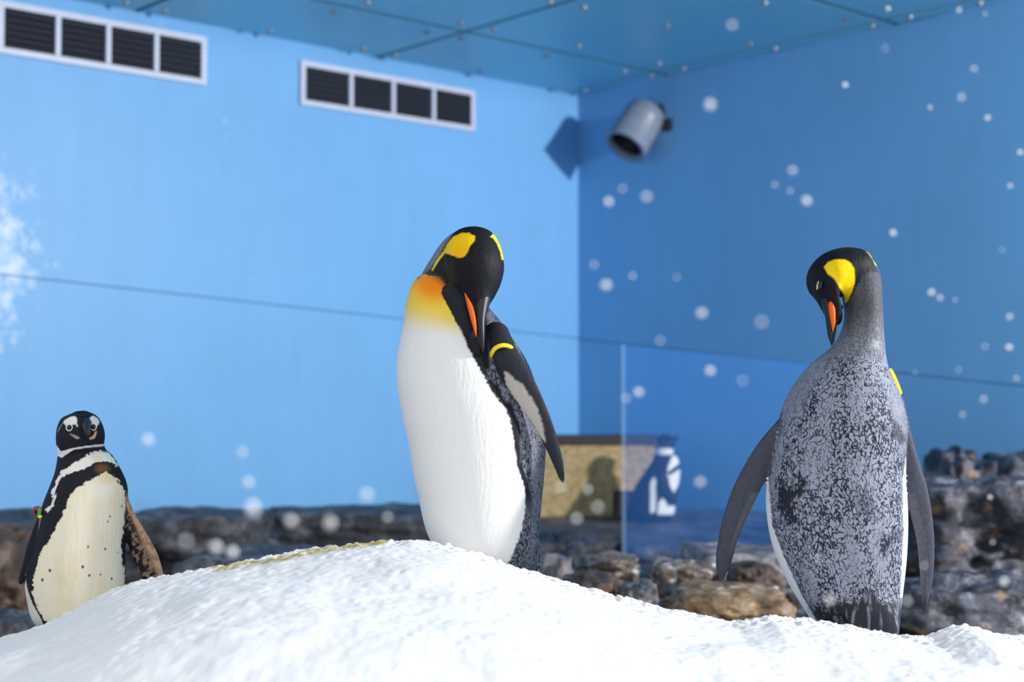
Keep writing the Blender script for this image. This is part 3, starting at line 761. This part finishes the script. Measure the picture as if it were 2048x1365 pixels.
# ------------------------------------------------------------------ black-footed banded penguin by the snow edge
def Z5(*pts): return [(a/2.786, 800+b/2.786) for a, b in pts]
def banded_front():
    D0 = 3.6
    body = loft([(152, 823, 172, 822, 0, .012), (128, 836, 195, 834, 0, .045), (117, 855, 205, 853, -.004, .058), (114, 874, 208, 872, -.006, .062), (115, 890, 207, 888, -.004, .060), (117, 905, 209, 899, 0, .056), (116, 922, 224, 912, 0, .062), (111, 948, 239, 938, 0, .075),
                 (100, 978, 251, 966, 0, .086), (88, 1010, 254, 995, 0, .095), (80, 1050, 252, 1040, 0, .102), (70, 1090, 249, 1085, 0, .106), (58, 1130, 249, 1130, 0, .106), (53, 1165, 250, 1165, 0, .102), (57, 1200, 249, 1200, 0, .096), (66, 1236, 238, 1242, 0, .085), (90, 1268, 212, 1278, 0, .055)], D0, 100, 52)
    f1 = loft([(98, 990, 122, 1000, -.01, .02), (82, 1020, 104, 1030, -.03, .018), (68, 1055, 90, 1058, -.035, .013), (55, 1090, 78, 1095, -.04, .011), (46, 1125, 66, 1130, -.04, .010), (38, 1155, 54, 1155, -.04, .007), (37, 1168, 44, 1170, -.04, .004)], D0, 44, 26)
    f2 = loft([(232, 985, 252, 990, .0, .024), (240, 1020, 264, 1018, .01, .016), (246, 1058, 283, 1050, .015, .011), (256, 1090, 302, 1082, .015, .010), (270, 1125, 317, 1112, .015, .009), (284, 1155, 326, 1145, .015, .008), (292, 1180, 324, 1172, .015, .006), (300, 1192, 315, 1188, .015, .004)], D0, 44, 28)
    tail = loft([(62, 1185, 100, 1190, .06, .03), (72, 1225, 110, 1230, .085, .02), (85, 1262, 112, 1265, .10, .008)], D0, 20, 20)
    me, W, NR, ids, T = fuse([body, f1, f2, tail], .0024, 4)
    K = (.011, .011, .017)
    p = Paint(W, NR, ids, T, K); x, y = p.px[:, 0], p.px[:, 1]
    bod = (ids == 0)*1.0
    CREAM = (.81, .735, .575)
    belly = Z5((540, 425), (590, 405), (640, 430), (690, 490), (702, 560), (692, 700), (677, 800), (682, 900), (695, 960), (697, 1060), (690, 1300), (330, 1330), (262, 1240), (215, 1180), (180, 1090), (187, 1000), (205, 930), (225, 850), (270, 790), (300, 730), (345, 650), (370, 590), (385, 530), (420, 495), (470, 465))
    f = p.fac(belly, 1.0, 7, bod, lim=-.4); p.put(f, CREAM)
    p.put(f*sstep(fbm(W*np.array([20, 20, 9]), 3, 3), -.05, .2)*.45, (.74, .60, .34))
    p.put(f*sstep(np.hypot((x-200)/30, (y-975)/28), 1.3, .4)*.6, (.86, .83, .76))
    p.put(f*sstep(np.hypot((x-212)/22, (y-958)/14), 1.3, .3)*.6, (.80, .60, .34))
    bandp = Z5((660, 370), (615, 300), (560, 283), (510, 293), (470, 320), (400, 360), (345, 398), (315, 450), (300, 490), (280, 512), (296, 545), (285, 590), (250, 612), (268, 634), (292, 600), (308, 540), (315, 490), (345, 432), (400, 407), (470, 382), (510, 360), (560, 345), (610, 345), (655, 375))
    p.put(p.fac(bandp, .9, 5, bod, lim=-.5), (.80, .76, .70))
    p.put(p.fac(bandp, 1.0, 2.4, bod)*sstep(np.hypot((x-194)/12, (y-917)/8), 1.4, .3)*.6, (.85, .62, .36))
    p.put(sstep(np.hypot((x-205)/19, (y-938)/13), 1.2, .25)*bod*.75*(p.face > 0)*(1-f), (.20, .09, .035))
    collar = Z5((316, 255), (324, 268), (340, 288), (400, 272), (480, 258), (575, 248), (590, 250), (578, 259), (480, 267), (410, 279), (375, 302), (345, 322), (332, 318), (316, 310))
    p.put(p.fac(collar, .9, 1, bod, lim=-.6), (.78, .77, .74))
    # face
    for poly in (Z5((350, 128), (362, 112), (392, 96), (418, 90), (428, 104), (430, 138), (436, 150), (430, 152), (418, 138), (400, 142), (376, 152), (364, 140)), Z5((500, 100), (518, 88), (544, 102), (556, 124), (540, 150), (514, 142), (505, 122))):
        p.put(p.fac(poly, 1, 1.0, bod), (.72, .71, .70))
    p.put(p.fac(Z5((338, 150), (322, 180), (330, 160), (350, 128)), 1, .5, bod, lim=-.5), (.6, .6, .62))
    p.put(p.fac(Z5((384, 188), (412, 196), (436, 206), (446, 218), (425, 218), (406, 204)), .9, 1, bod), (.42, .32, .27))
    p.put(p.fac(Z5((496, 214), (520, 200), (530, 178), (540, 174), (538, 192), (526, 216), (502, 222)), .9, 1, bod), (.75, .45, .28))
    # belly dots
    for (a_, b_, r_) in ((600, 680, 4), (614, 652, 5), (491, 820, 6), (586, 832, 6), (461, 932, 8), (498, 980, 7), (560, 975, 5), (622, 998, 6), (278, 952, 8), (236, 1005, 8), (678, 593, 5), (655, 850, 3)):
        q = Z5((a_, b_))[0]; p.put(bod*(p.face > .1)*(1-sstep(np.hypot(x-q[0], (y-q[1])*.8), r_/2.786*.55, r_/2.786*1.25)), (.03, .03, .035))
    # pale flank behind the black line
    p.put(p.fac(Z5((142, 1000), (152, 1050), (168, 1105), (196, 1165), (228, 1222), (245, 1262), (180, 1262), (100, 1150), (100, 1020)), 1, 1.5, bod, lim=-.9), (.66, .63, .58))
    p.put(p.fac(Z5((150, 1190), (200, 1180), (235, 1262), (150, 1270)), 1.5, 1.5, (ids == 3)*1.0, lim=-.9), (.6, .58, .54))
    # flippers
    p.put((ids == 1)*1.0, (.010, .011, .018))
    p.put(p.fac([(79, 1036), (83, 1036), (80, 1060), (73, 1095), (66, 1120), (54, 1150), (50, 1152), (63, 1118), (70, 1092), (77, 1058)], .9, .6, (ids == 1)*1.0), (.42, .25, .19))
    p.put((ids == 2)*1.0, (.26, .165, .11))
    nn = fbm(W*110, 3, 41)
    ln_ = x-.48*y
    p.put((ids == 2)*sstep(nn + .14*(1-sstep(y, 1040, 1090)) + .10*(1-sstep(ln_, -262, -250)), -.02, .05)*(1-sstep(ln_ + 30*nn, -240, -231)), (.014, .013, .018))
    p.put((ids == 2)*(p.face < -.1), (.012, .012, .02))
    p.put((ids == 2)*sstep(ln_, -236, -230)*sstep(nn, .12, -.02)*.9, (.50, .30, .20))
    base = np.array([P(150, 1240, D0)[0], D0, 0]); base[2] = ground(base[0], base[1])
    root = empty('banded_penguin', base, 'small black and white penguin facing forward, cream spotted belly and striped chest', 'penguin')
    p.apply(me); body_obj(me, W, root, M['plume_small'])
    bl = loft([(163, 848, 184, 848, -.045, .015), (164, 853, 183, 853, -.066, .014), (166, 858, 181, 858, -.085, .012), (168, 863, 180, 863, -.098, .009), (171, 867, 177, 867, -.108, .005)], D0, 30, 24)
    bk = obj('beak', bl[0], bl[1], M['beak'], root)
    lo = loft([(164, 864, 184, 864, -.046, .008), (166, 867, 182, 867, -.070, .007), (169, 870, 179, 870, -.090, .005)], D0, 20, 20); obj('lower_beak', lo[0], lo[1], M['beak'], bk)
    for (ex, ey_, dd) in ((139, 855.5, -.064), (187.5, 854.5, -.059)):
        c = P(ex, ey_, D0+dd); e = obj('eye', *ballVF(c, np.array([.0058, 0, 0]), np.array([0, .006, 0]), UZ*.0062), M['eye'], root)
        torus('eye_ring', c-np.array([0, .002, 0]), np.array([.0068, .001 if ex < 160 else -.001, 0]), UZ*.0078, .0015, M['eye_ring'], e)
    c = P(84, 1028, D0-.045)
    o = torus('flipper_band', P(83, 1025, D0-.035), np.array([.0145, .004, -.003]), np.array([.0, -.022, .010]), .0042, M['band_red'], root, flat_=1.4); o['label'] = 'dark red flipper band'
    V, Fq = ballVF(P(79, 1025, D0-.060), np.array([.0055, 0, .001]), np.array([0, .003, 0]), np.array([.001, 0, .0125])); b2 = obj('band_tag', V, Fq, M['band_green'], o); b2['label'] = 'green bead on the flipper band'
    V, Fq = ballVF(P(80, 1034, D0-.061), np.array([.006, 0, .0]), np.array([0, .003, 0]), np.array([.0, 0, .004])); b2 = obj('band_tag', V, Fq, M['band_yellow'], o); b2['label'] = 'yellow bead on the flipper band'
    foot(root, (base[0]-.05, base[1]-.02, base[2]-.005), math.radians(262), .07); foot(root, (base[0]+.04, base[1]-.02, base[2]-.005), math.radians(275), .07)
banded_front()

# ------------------------------------------------------------------ rocks
def ico(n=5):
    import bmesh
    b = bmesh.new(); bmesh.ops.create_icosphere(b, subdivisions=n, radius=1); V = np.array([v.co[:] for v in b.verts]); Fq = [[v.index for v in f.verts] for f in b.faces]; b.free(); return V, Fq
ICO = ico(5)
def rock(name, label, px0, px1, pyt, D, depth, mat, seed, zb=-.08, boxy=.55, rough=.16, group=None, yaw=0):
    """rock whose top shows at pyt and whose sides reach px0..px1 at distance D, standing on the ground"""
    a, b = P(px0, pyt, D), P(px1, pyt, D)
    V = ICO[0].copy()
    # towards a rounded block
    m_ = np.max(np.abs(V), axis=1)[:, None]; V = V*(1-boxy) + (V/m_)*boxy*.86
    n1 = fbm(ICO[0]*2.1+seed*3.7, 5, seed); rid = np.abs(fbm(ICO[0]*np.array([2.5, 2.5, 5.0])+seed, 4, seed+9))
    V = V*(1 + (n1*1.5 - rid*.9)[:, None]*rough*2.2)
    V = V/np.array([np.abs(V[:, 0]).max(), np.abs(V[:, 1]).max(), V[:, 2].max()])
    c_, s_ = math.cos(yaw), math.sin(yaw)
    sx_, sy_, zt = (b[0]-a[0])/2, depth/2, a[2]
    Q = np.stack([V[:, 0]*sx_, V[:, 1]*sy_, np.where(V[:, 2] > 0, V[:, 2], V[:, 2])*(zt-zb)/2 + (zt+zb)/2], 1)
    Q = np.stack([Q[:, 0]*c_-Q[:, 1]*s_, Q[:, 0]*s_+Q[:, 1]*c_, Q[:, 2]], 1)
    ctr = np.array([(a[0]+b[0])/2, D+depth/2*.6, 0]); Q += ctr
    o = obj(name, Q, ICO[1], mat, None, True, origin=(ctr[0], ctr[1], 0))
    return tag(o, label, 'rock', group)
rock('rock_ledge', 'dark grey rock ledge at the foot of the brighter blue wall, beside the brown boulder', -260, 112, 1026, 7.2, 1.0, M['rock_grey'], 3, boxy=.8)
rock('rock_ledge', 'long dark grey rock ledge behind the small banded penguin', 172, 548, 1020, 7.9, .9, M['rock_grey'], 5, boxy=.8)
rock('rock_ledge', 'dark rock ledge with brownish top between the small banded penguin and the preening king penguin', 492, 930, 1019, 8.75, .9, M['rock_grey'], 8, boxy=.75)
rock('boulder', 'rounded brown boulder beside the small banded penguin', -130, 82, 1058, 5.95, .9, M['rock_brown'], 11, boxy=.4)
rock('rock', 'low dark rock in front of the brown boulder', -120, 60, 1228, 5.35, .45, M['rock_grey'], 13)
rock('rock', 'low grey rock between the snow crest and the dark ledges', 300, 760, 1105, 5.9, .9, M['rock_grey'], 15, rough=.2)
# shelf carrying the nest box
rock('rock_shelf', 'flat dark rock shelf carrying the nest box and the far penguin', 990, 1640, 1060, 8.7, 2.2, M['rock_grey'], 21, boxy=.93, rough=.05)
rock('rock', 'dark grey rock below the nest box, right of the preening king penguin', 1030, 1228, 1066, 7.6, .75, M['rock_grey'], 22, rough=.22)
rock('rock', 'dark bluish rock below the far penguin', 1234, 1600, 1082, 7.42, .8, M['rock_grey'], 23, rough=.12, boxy=.8)
rock('rock', 'pale rock edge with whitish patches behind the king penguin seen from behind', 1380, 1700, 1104, 6.5, .8, M['rock_pale'], 24, rough=.12, boxy=.8)
rock('stone', 'pale grey stone just behind the tail of the preening king penguin', 1070, 1150, 1112, 6.2, .4, M['rock_pale'], 25, zb=.06)
rock('stone', 'brown stone with white patches on the stony bank, under the dark bluish rock', 1152, 1296, 1116, 6.5, .6, M['rock_tan'], 26, rough=.22, zb=.1)
rock('stone', 'tan stone with pale patches beside the pale rock edge', 1300, 1452, 1128, 6.0, .4, M['rock_tan'], 27, rough=.2, zb=.1)
rock('stone', 'low ochre stone just beyond the snow crest, between the two king penguins', 1330, 1600, 1176, 5.4, .5, M['rock_ochre'], 28, rough=.15, zb=.08)
rock('stone', 'small brown stone low on the bank beside the preening king penguin', 1120, 1238, 1150, 5.6, .4, M['rock_brown'], 29, zb=.08)
rock('stone', 'small grey stone among the tan stones on the bank', 1243, 1326, 1168, 5.5, .35, M['rock_pale'], 30, zb=.08)
rock('stone', 'dark stone tucked behind the hanging flipper of the king penguin seen from behind', 1458, 1570, 1128, 5.9, .36, M['rock_brown'], 33, zb=.1)
# cliff behind the other king penguin
rock('cliff_rock', 'tall blue-grey cliff rock beside the king penguin seen from behind', 1790, 2260, 930, 6.6, 1.1, M['rock_cliff'], 41, rough=.3, boxy=.6)
rock('cliff_rock', 'dark rounded rock topping the cliff against the wall', 1878, 1998, 893, 7.75, .7, M['rock_cliff'], 42, boxy=.5)
rock('cliff_rock', 'dark rock peak rising at the outer end of the cliff', 1992, 2240, 882, 7.75, .75, M['rock_cliff'], 43, boxy=.5)
rock('cliff_rock', 'brownish lower rock at the foot of the cliff, just beyond the snow', 1780, 2220, 1150, 5.3, .5, M['rock_cliff'], 44, rough=.24)
rock('cliff_rock', 'low tan rock at the cliff foot, behind the king penguin seen from behind', 1600, 1900, 1165, 5.8, .6, M['rock_tan'], 46, rough=.2)

# small rubble lying on the bank between the two king penguins
ICO_BIG = ICO; ICO = ico(3)
random.seed(12)
BX = []
for o_ in COL.objects:
    if o_.get('category') == 'rock':
        q_ = np.array([v.co[:] for v in o_.data.vertices]) + np.array(o_.location)
        BX.append((q_[:, 0].min(), q_[:, 0].max(), q_[:, 1].min(), q_[:, 1].max()))
for i_ in range(34):
    w_ = random.uniform(.07, .13)
    for tr_ in range(4000):
        if tr_ % 400 == 399: w_ *= .9
        x_, y_ = random.uniform(.12, 1.35), random.uniform(5.3, 7.05); h_ = w_*.55
        if all(x_+w_*.5 < b[0] or x_-w_*.5 > b[1] or y_+h_ < b[2] or y_-h_ > b[3] for b in BX): break
    m_, c_ = random.choice((('rock_tan', 'brown'), ('rock_pale', 'pale grey'), ('rock_grey', 'dark grey'), ('rock_ochre', 'ochre')))
    D_ = y_ - .6*w_*.55; zg_ = float(bank(x_, y_))
    a_, b_ = (project([[x_+d*w_*.5, D_, zg_+w_*random.uniform(.42, .6)]])[0] for d in (-1, 1))
    rock('rubble_stone', 'small %s rubble stone on the bank between the two king penguins' % c_, a_[0], b_[0], a_[1], D_, w_*1.1, M[m_], 100+i_, zb=zg_-.05, group='%s rubble stones on the bank' % c_)
    BX.append((x_-w_*.5, x_+w_*.5, y_-h_, y_+h_))
ICO = ICO_BIG

# ------------------------------------------------------------------ nest box
SH = next(o_ for o_ in COL.objects if o_.name.startswith('rock_shelf'))
SHV = np.array([v.co[:] for v in SH.data.vertices]) + np.array(SH.location)
def shelf_z(x0, x1, y0, y1, q=40):
    m_ = (SHV[:, 0] > x0) & (SHV[:, 0] < x1) & (SHV[:, 1] > y0) & (SHV[:, 1] < y1) & (SHV[:, 2] > .06)
    return float(np.percentile(SHV[m_, 2], q))
def nest_box():
    D = 9.75
    A = P(1070, 1045, D); B = P(1308, 1045, D); zt = P(1200, 888, D)[2]; zc = P(1200, 873, D)[2]
    x0, x1, zb = A[0]-.02, B[0], 0; y0 = D; dep = .55; zb = shelf_z(x0, x1, y0, y0+dep, 25)
    root = empty('nest_box', ((x0+x1)/2, D+dep/2, zb), 'sand coloured concrete nest box with a dark brown cap and a black opening', 'nest box')
    hx0 = P(1226, 985, D)[0]; hx1 = hx0+.26; hz = P(1226, 982, D)[2]
    X_ = np.array([1, 0, 0]); Y_ = np.array([0, 1, 0])
    parts = [boxVF((x0, y0, zb), X_*(hx0-x0), Y_*dep, UZ*(zt-zb)), boxVF((hx0, y0, hz), X_*(hx1-hx0), Y_*dep, UZ*(zt-hz)),
             boxVF((hx1, y0, zb), X_*max(x1-hx1, .04), Y_*dep, UZ*(zt-zb)), boxVF((hx0-.01, y0+dep-.05, zb), X_*(hx1-hx0+.02), Y_*.05, UZ*(hz-zb))]
    obj('body', *merge(parts), M['concrete'], root, smooth=False)
    obj('cap', *boxVF((x0-.03, y0-.03, zt-.002), X_*(max(x1, hx1+.04)-x0+.06), Y_*(dep+.06), UZ*(zc-zt)), M['cap'], root, smooth=False)
    o = obj('entrance', *boxVF((hx0, y0+.02, zb), X_*(hx1-hx0), Y_*.03, UZ*(hz-zb)), M['lamp_black'], root, smooth=False); o['label'] = 'black opening'
nest_box()

# ------------------------------------------------------------------ far banded penguin
def banded_far():
    D0 = 9.35
    body = loft([(1322, 869, 1338, 869, 0, .012), (1312, 877, 1348, 877, 0, .045), (1308, 889, 1350, 888, 0, .058), (1309, 901, 1348, 899, 0, .056), (1309, 912, 1348, 908, 0, .055), (1302, 926, 1356, 918, 0, .068), (1289, 945, 1360, 938, 0, .085), (1274, 968, 1359, 960, 0, .098), (1263, 990, 1356, 985, 0, .105), (1257, 1012, 1352, 1008, 0, .105), (1260, 1030, 1348, 1028, 0, .1), (1274, 1044, 1338, 1044, 0, .07)], D0, 70, 40)
    fl_ = loft([(1312, 950, 1330, 945, -.085, .02), (1316, 968, 1334, 958, -.105, .014), (1322, 985, 1342, 975, -.108, .012), (1332, 1000, 1350, 992, -.105, .010), (1344, 1014, 1353, 1006, -.10, .007)], D0, 30, 20)
    tail = loft([(1255, 1005, 1275, 1005, .02, .03), (1250, 1030, 1272, 1030, .04, .02), (1250, 1042, 1265, 1042, .05, .008)], D0, 16, 16)
    me, W, NR, ids, T = fuse([body, fl_, tail], .006, 4)
    p = Paint(W, NR, ids, T, (.014, .016, .028)); x, y = p.px[:, 0], p.px[:, 1]; bod = (ids == 0)*1.0
    w = (.82, .80, .80)
    def zz(*q): return [(1060+a/5.055, 860+b/5.055) for a, b in q]
    p.put(p.fac(zz((1250, 205), (1290, 185), (1420, 190), (1455, 200), (1440, 250), (1330, 255), (1260, 240)), 2, 1, bod, lim=-.6), w)
    p.put(p.fac(zz((1235, 90), (1285, 110), (1290, 190), (1250, 200), (1225, 160)), 2, 1, bod, lim=-.6)*.6, (.4, .45, .5))
    p.put(p.fac(zz((1440, 265), (1510, 255), (1540, 330), (1540, 420), (1500, 560), (1455, 640), (1415, 590), (1405, 480), (1385, 470), (1395, 380)), 2, 1, bod, lim=-.6), w)
    p.put(p.fac(zz((1550, 310), (1430, 400), (1380, 440), (1410, 465), (1550, 375)), 1.5, .5, bod, lim=-.6), (.014, .016, .028))
    p.put(p.fac(zz((1215, 540), (1240, 490), (1285, 475), (1305, 500), (1268, 560), (1272, 700), (1268, 830), (1215, 850)), 2, 1, bod), w)
    p.put(p.fac(zz((1300, 740), (1340, 690), (1470, 780), (1470, 860), (1290, 860)), 2, 1, bod, lim=-.6), w)
    p.put((p.face < -.1)*(x > 1320)*(y > 920)*1.0*bod, w)
    bx = P(1305, 1036, D0)[0]; base = np.array([bx, D0, shelf_z(bx-.15, bx+.15, D0-.15, D0+.15)]); print('far penguin shelf z', base[2], 'bottom', W[:, 2].min())
    root = empty('banded_penguin', base, 'dark-backed banded penguin standing on the far rock shelf beside the nest box', 'penguin')
    p.apply(me); body_obj(me, W, root, M['plume_small'])
    bl = loft([(1340, 876, 1346, 892, -.005, .018), (1348, 873, 1351, 885, -.008, .014), (1354, 872, 1356, 880, -.010, .009), (1359, 872, 1360, 877, -.01, .004)], D0, 24, 18); obj('beak', bl[0], bl[1], M['beak'], root)
    V, Fq = ballVF(P(1338, 882, D0-.05), np.array([.006, 0, 0]), np.array([0, .006, 0]), UZ*.007); obj('eye', V, Fq, M['eye'], root)
    foot(root, (base[0]-.04, base[1]-.02, base[2]-.03), math.radians(-40), .07); foot(root, (base[0]+.05, base[1]+.02, base[2]-.03), math.radians(-30), .07)
banded_far()

# ------------------------------------------------------------------ added blue sheet imitating a viewing-glass reflection over the far bank
def sheet():
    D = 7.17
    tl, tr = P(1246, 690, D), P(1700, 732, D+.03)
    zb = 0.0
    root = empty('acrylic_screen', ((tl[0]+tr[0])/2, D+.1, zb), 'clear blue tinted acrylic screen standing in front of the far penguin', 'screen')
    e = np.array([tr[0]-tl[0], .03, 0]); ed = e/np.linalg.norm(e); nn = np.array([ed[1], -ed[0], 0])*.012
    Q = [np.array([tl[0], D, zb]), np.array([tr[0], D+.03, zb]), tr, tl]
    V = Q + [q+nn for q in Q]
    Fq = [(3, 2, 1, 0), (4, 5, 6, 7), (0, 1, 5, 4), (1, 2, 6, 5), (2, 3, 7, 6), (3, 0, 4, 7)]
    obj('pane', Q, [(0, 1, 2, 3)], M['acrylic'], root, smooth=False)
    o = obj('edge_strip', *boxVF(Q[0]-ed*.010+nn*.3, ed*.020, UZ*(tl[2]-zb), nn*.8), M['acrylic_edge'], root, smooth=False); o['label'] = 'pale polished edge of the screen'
sheet()

# ------------------------------------------------------------------ wall lamp
def lamp():
    wp_ = Pplane(1338, 250, corner, nR)
    Dl = 10.85
    front = P(1251, 293, Dl-.10); rear = P(1292, 228, Dl+.02)
    ax = front-rear; Ln = np.linalg.norm(ax); ax = ax/Ln
    v1 = np.cross(ax, [0, 0, 1]); v1 /= np.linalg.norm(v1); v2 = np.cross(ax, v1)
    root = empty('wall_lamp', wp_, 'grey cylindrical floodlight with a black mouth, bracketed to the wall beside the corner', 'lamp')
    seg = 32
    def rev(name, prof, mat, par=root):
        V = []; Fq = []
        for d, r in prof:
            for j in range(seg):
                a = 2*math.pi*j/seg; V.append(rear+ax*d+(v1*math.cos(a)+v2*math.sin(a))*r)
        for i in range(len(prof)-1):
            for j in range(seg):
                k_ = (j+1) % seg; Fq.append((i*seg+j, i*seg+k_, (i+1)*seg+k_, (i+1)*seg+j))
        return obj(name, V, Fq, mat, par)
    R = .155
    hs = rev('housing', [(-.06, .002), (-.06, .075), (-.045, .105), (-.02, R*.88), (.0, R*.95), (.03, R*.97), (.034, R*1.0), (.075, R*1.0), (.08, R*.98), (Ln-.03, R*1.02), (Ln, R*1.06), (Ln+.006, R*1.05), (Ln+.006, R*.86), (Ln-.04, R*.84)], M['lamp_grey'])
    rev('mouth', [(Ln-.035, R*.86), (Ln-.20, R*.6), (Ln-.2, .001)], M['lamp_black'])
    for d in (.05, Ln-.07): rev('rim', [(d-.008, R*.99), (d-.006, R*1.03), (d+.006, R*1.03), (d+.008, R*.99)], M['lamp_grey'], hs)
    # yoke, knob and wall arm
    side = rear+ax*.07
    outv = (P(1325, 252, Dl)-side); outv /= np.linalg.norm(outv)
    kn = side+outv*(R+.02)
    wv = wp_
    def bar(a, b, r, seg2=10):
        a, b = np.asarray(a), np.asarray(b); d = (b-a)/np.linalg.norm(b-a); q1 = np.cross(d, [.3, .2, .9]); q1 /= np.linalg.norm(q1); q2 = np.cross(d, q1)
        V = [c+(q1*math.cos(2*math.pi*j/seg2)+q2*math.sin(2*math.pi*j/seg2))*r for c in (a, b) for j in range(seg2)]
        Fq = [(j, (j+1) % seg2, seg2+(j+1) % seg2, seg2+j) for j in range(seg2)] + [tuple(range(seg2))[::-1], tuple(seg2+j for j in range(seg2))]
        return V, Fq
    obj('yoke', *merge([bar(side+outv*(R-.01), kn+outv*.03, .024), bar(kn+np.array([-.045, -.02, .15]), kn+np.array([.0, -.02, -.02]), .034), bar(kn+np.array([-.03, 0, .12]), rear-ax*.03+outv*.06, .018)]), M['bracket'], root)
    obj('arm', *bar(kn, wv+nR*.01, .03), M['bracket'], root)
    obj('knob', *bar(kn+outv*.005, kn+outv*.09, .045), M['bracket'], root)
    obj('wall_plate', *boxVF(wv-uR*.035-UZ*.045, uR*.07, UZ*.09, nR*.018), M['bracket'], root, smooth=False)
lamp()

# ------------------------------------------------------------------ falling snowflakes
random.seed(4)
FL = [(1523, 645, 15), (1485, 762, 13), (1403, 627, 12), (1320, 682, 12), (1277, 785, 11), (1252, 797, 11), (1420, 742, 11), (1293, 394, 13), (1212, 571, 12), (1613, 402, 11), (1585, 341, 11), (1550, 370, 9), (1770, 97, 10), (1923, 195, 10), (1948, 138, 9), (1464, 50, 13), (1420, 210, 13), (2019, 634, 8),
      (1970, 694, 9), (2018, 695, 8), (1917, 740, 9), (1967, 799, 9), (1925, 830, 8), (2033, 757, 8), (2004, 500, 8), (1775, 17, 7), (1970, 28, 7), (1918, 20, 7), (1245, 378, 11), (1217, 404, 11), (1188, 530, 11), (1265, 552, 10), (1353, 555, 10), (1580, 382, 9), (1786, 466, 8), (1690, 170, 7), (1860, 215, 7), (1975, 236, 7), (2040, 305, 7), (2020, 372, 7),
      (505, 1018, 17), (582, 1043, 15), (660, 1047, 15), (733, 990, 15), (372, 1083, 17), (432, 1095, 14), (465, 1105, 13), (296, 880, 13), (485, 905, 13), (497, 965, 13), (1516, 1182, 14), (1497, 1210, 13), (1573, 1222, 11), (1640, 1118, 12), (1848, 1132, 10), (1814, 1203, 12), (2008, 1165, 10), (1985, 1085, 7), (1100, 1120, 13), (1153, 1038, 13), (1120, 975, 12), (1175, 980, 11), (1195, 1015, 14), (1400, 965, 12),
      (775, 1035, 12), (1660, 1200, 12), (1980, 995, 6), (2034, 1145, 8), (1863, 585, 8), (1880, 596, 8), (1910, 600, 7), (1830, 745, 7), (1750, 690, 8)]
FV = ballVF((0, 0, 0), (1, 0, 0), (0, 1, 0), (0, 0, 1), 8, 5)
Vf = np.array(FV[0])*(1+.35*fbm(np.array(FV[0])*2.3, 2, 3)[:, None])
fm = mesh('snowflake', Vf, FV[1]); fm.materials.append(M['flake'])
for (fx, fy, r) in FL:
    D = 1.0/(.285 + 2*r/(2960*.0178)*.85)
    o = bpy.data.objects.new('snowflake', fm); COL.objects.link(o)
    o.location = tuple(P(fx, fy, D)); sc = .0026*random.uniform(.55, 1.45)*(r/11)**.5; o.scale = (sc, sc*.8, sc*1.1)
    o.rotation_euler = (random.random(), random.random()*3, random.random())
    tag(o, 'white snowflake drifting through the air before the penguins', 'snowflake', 'falling snowflakes')
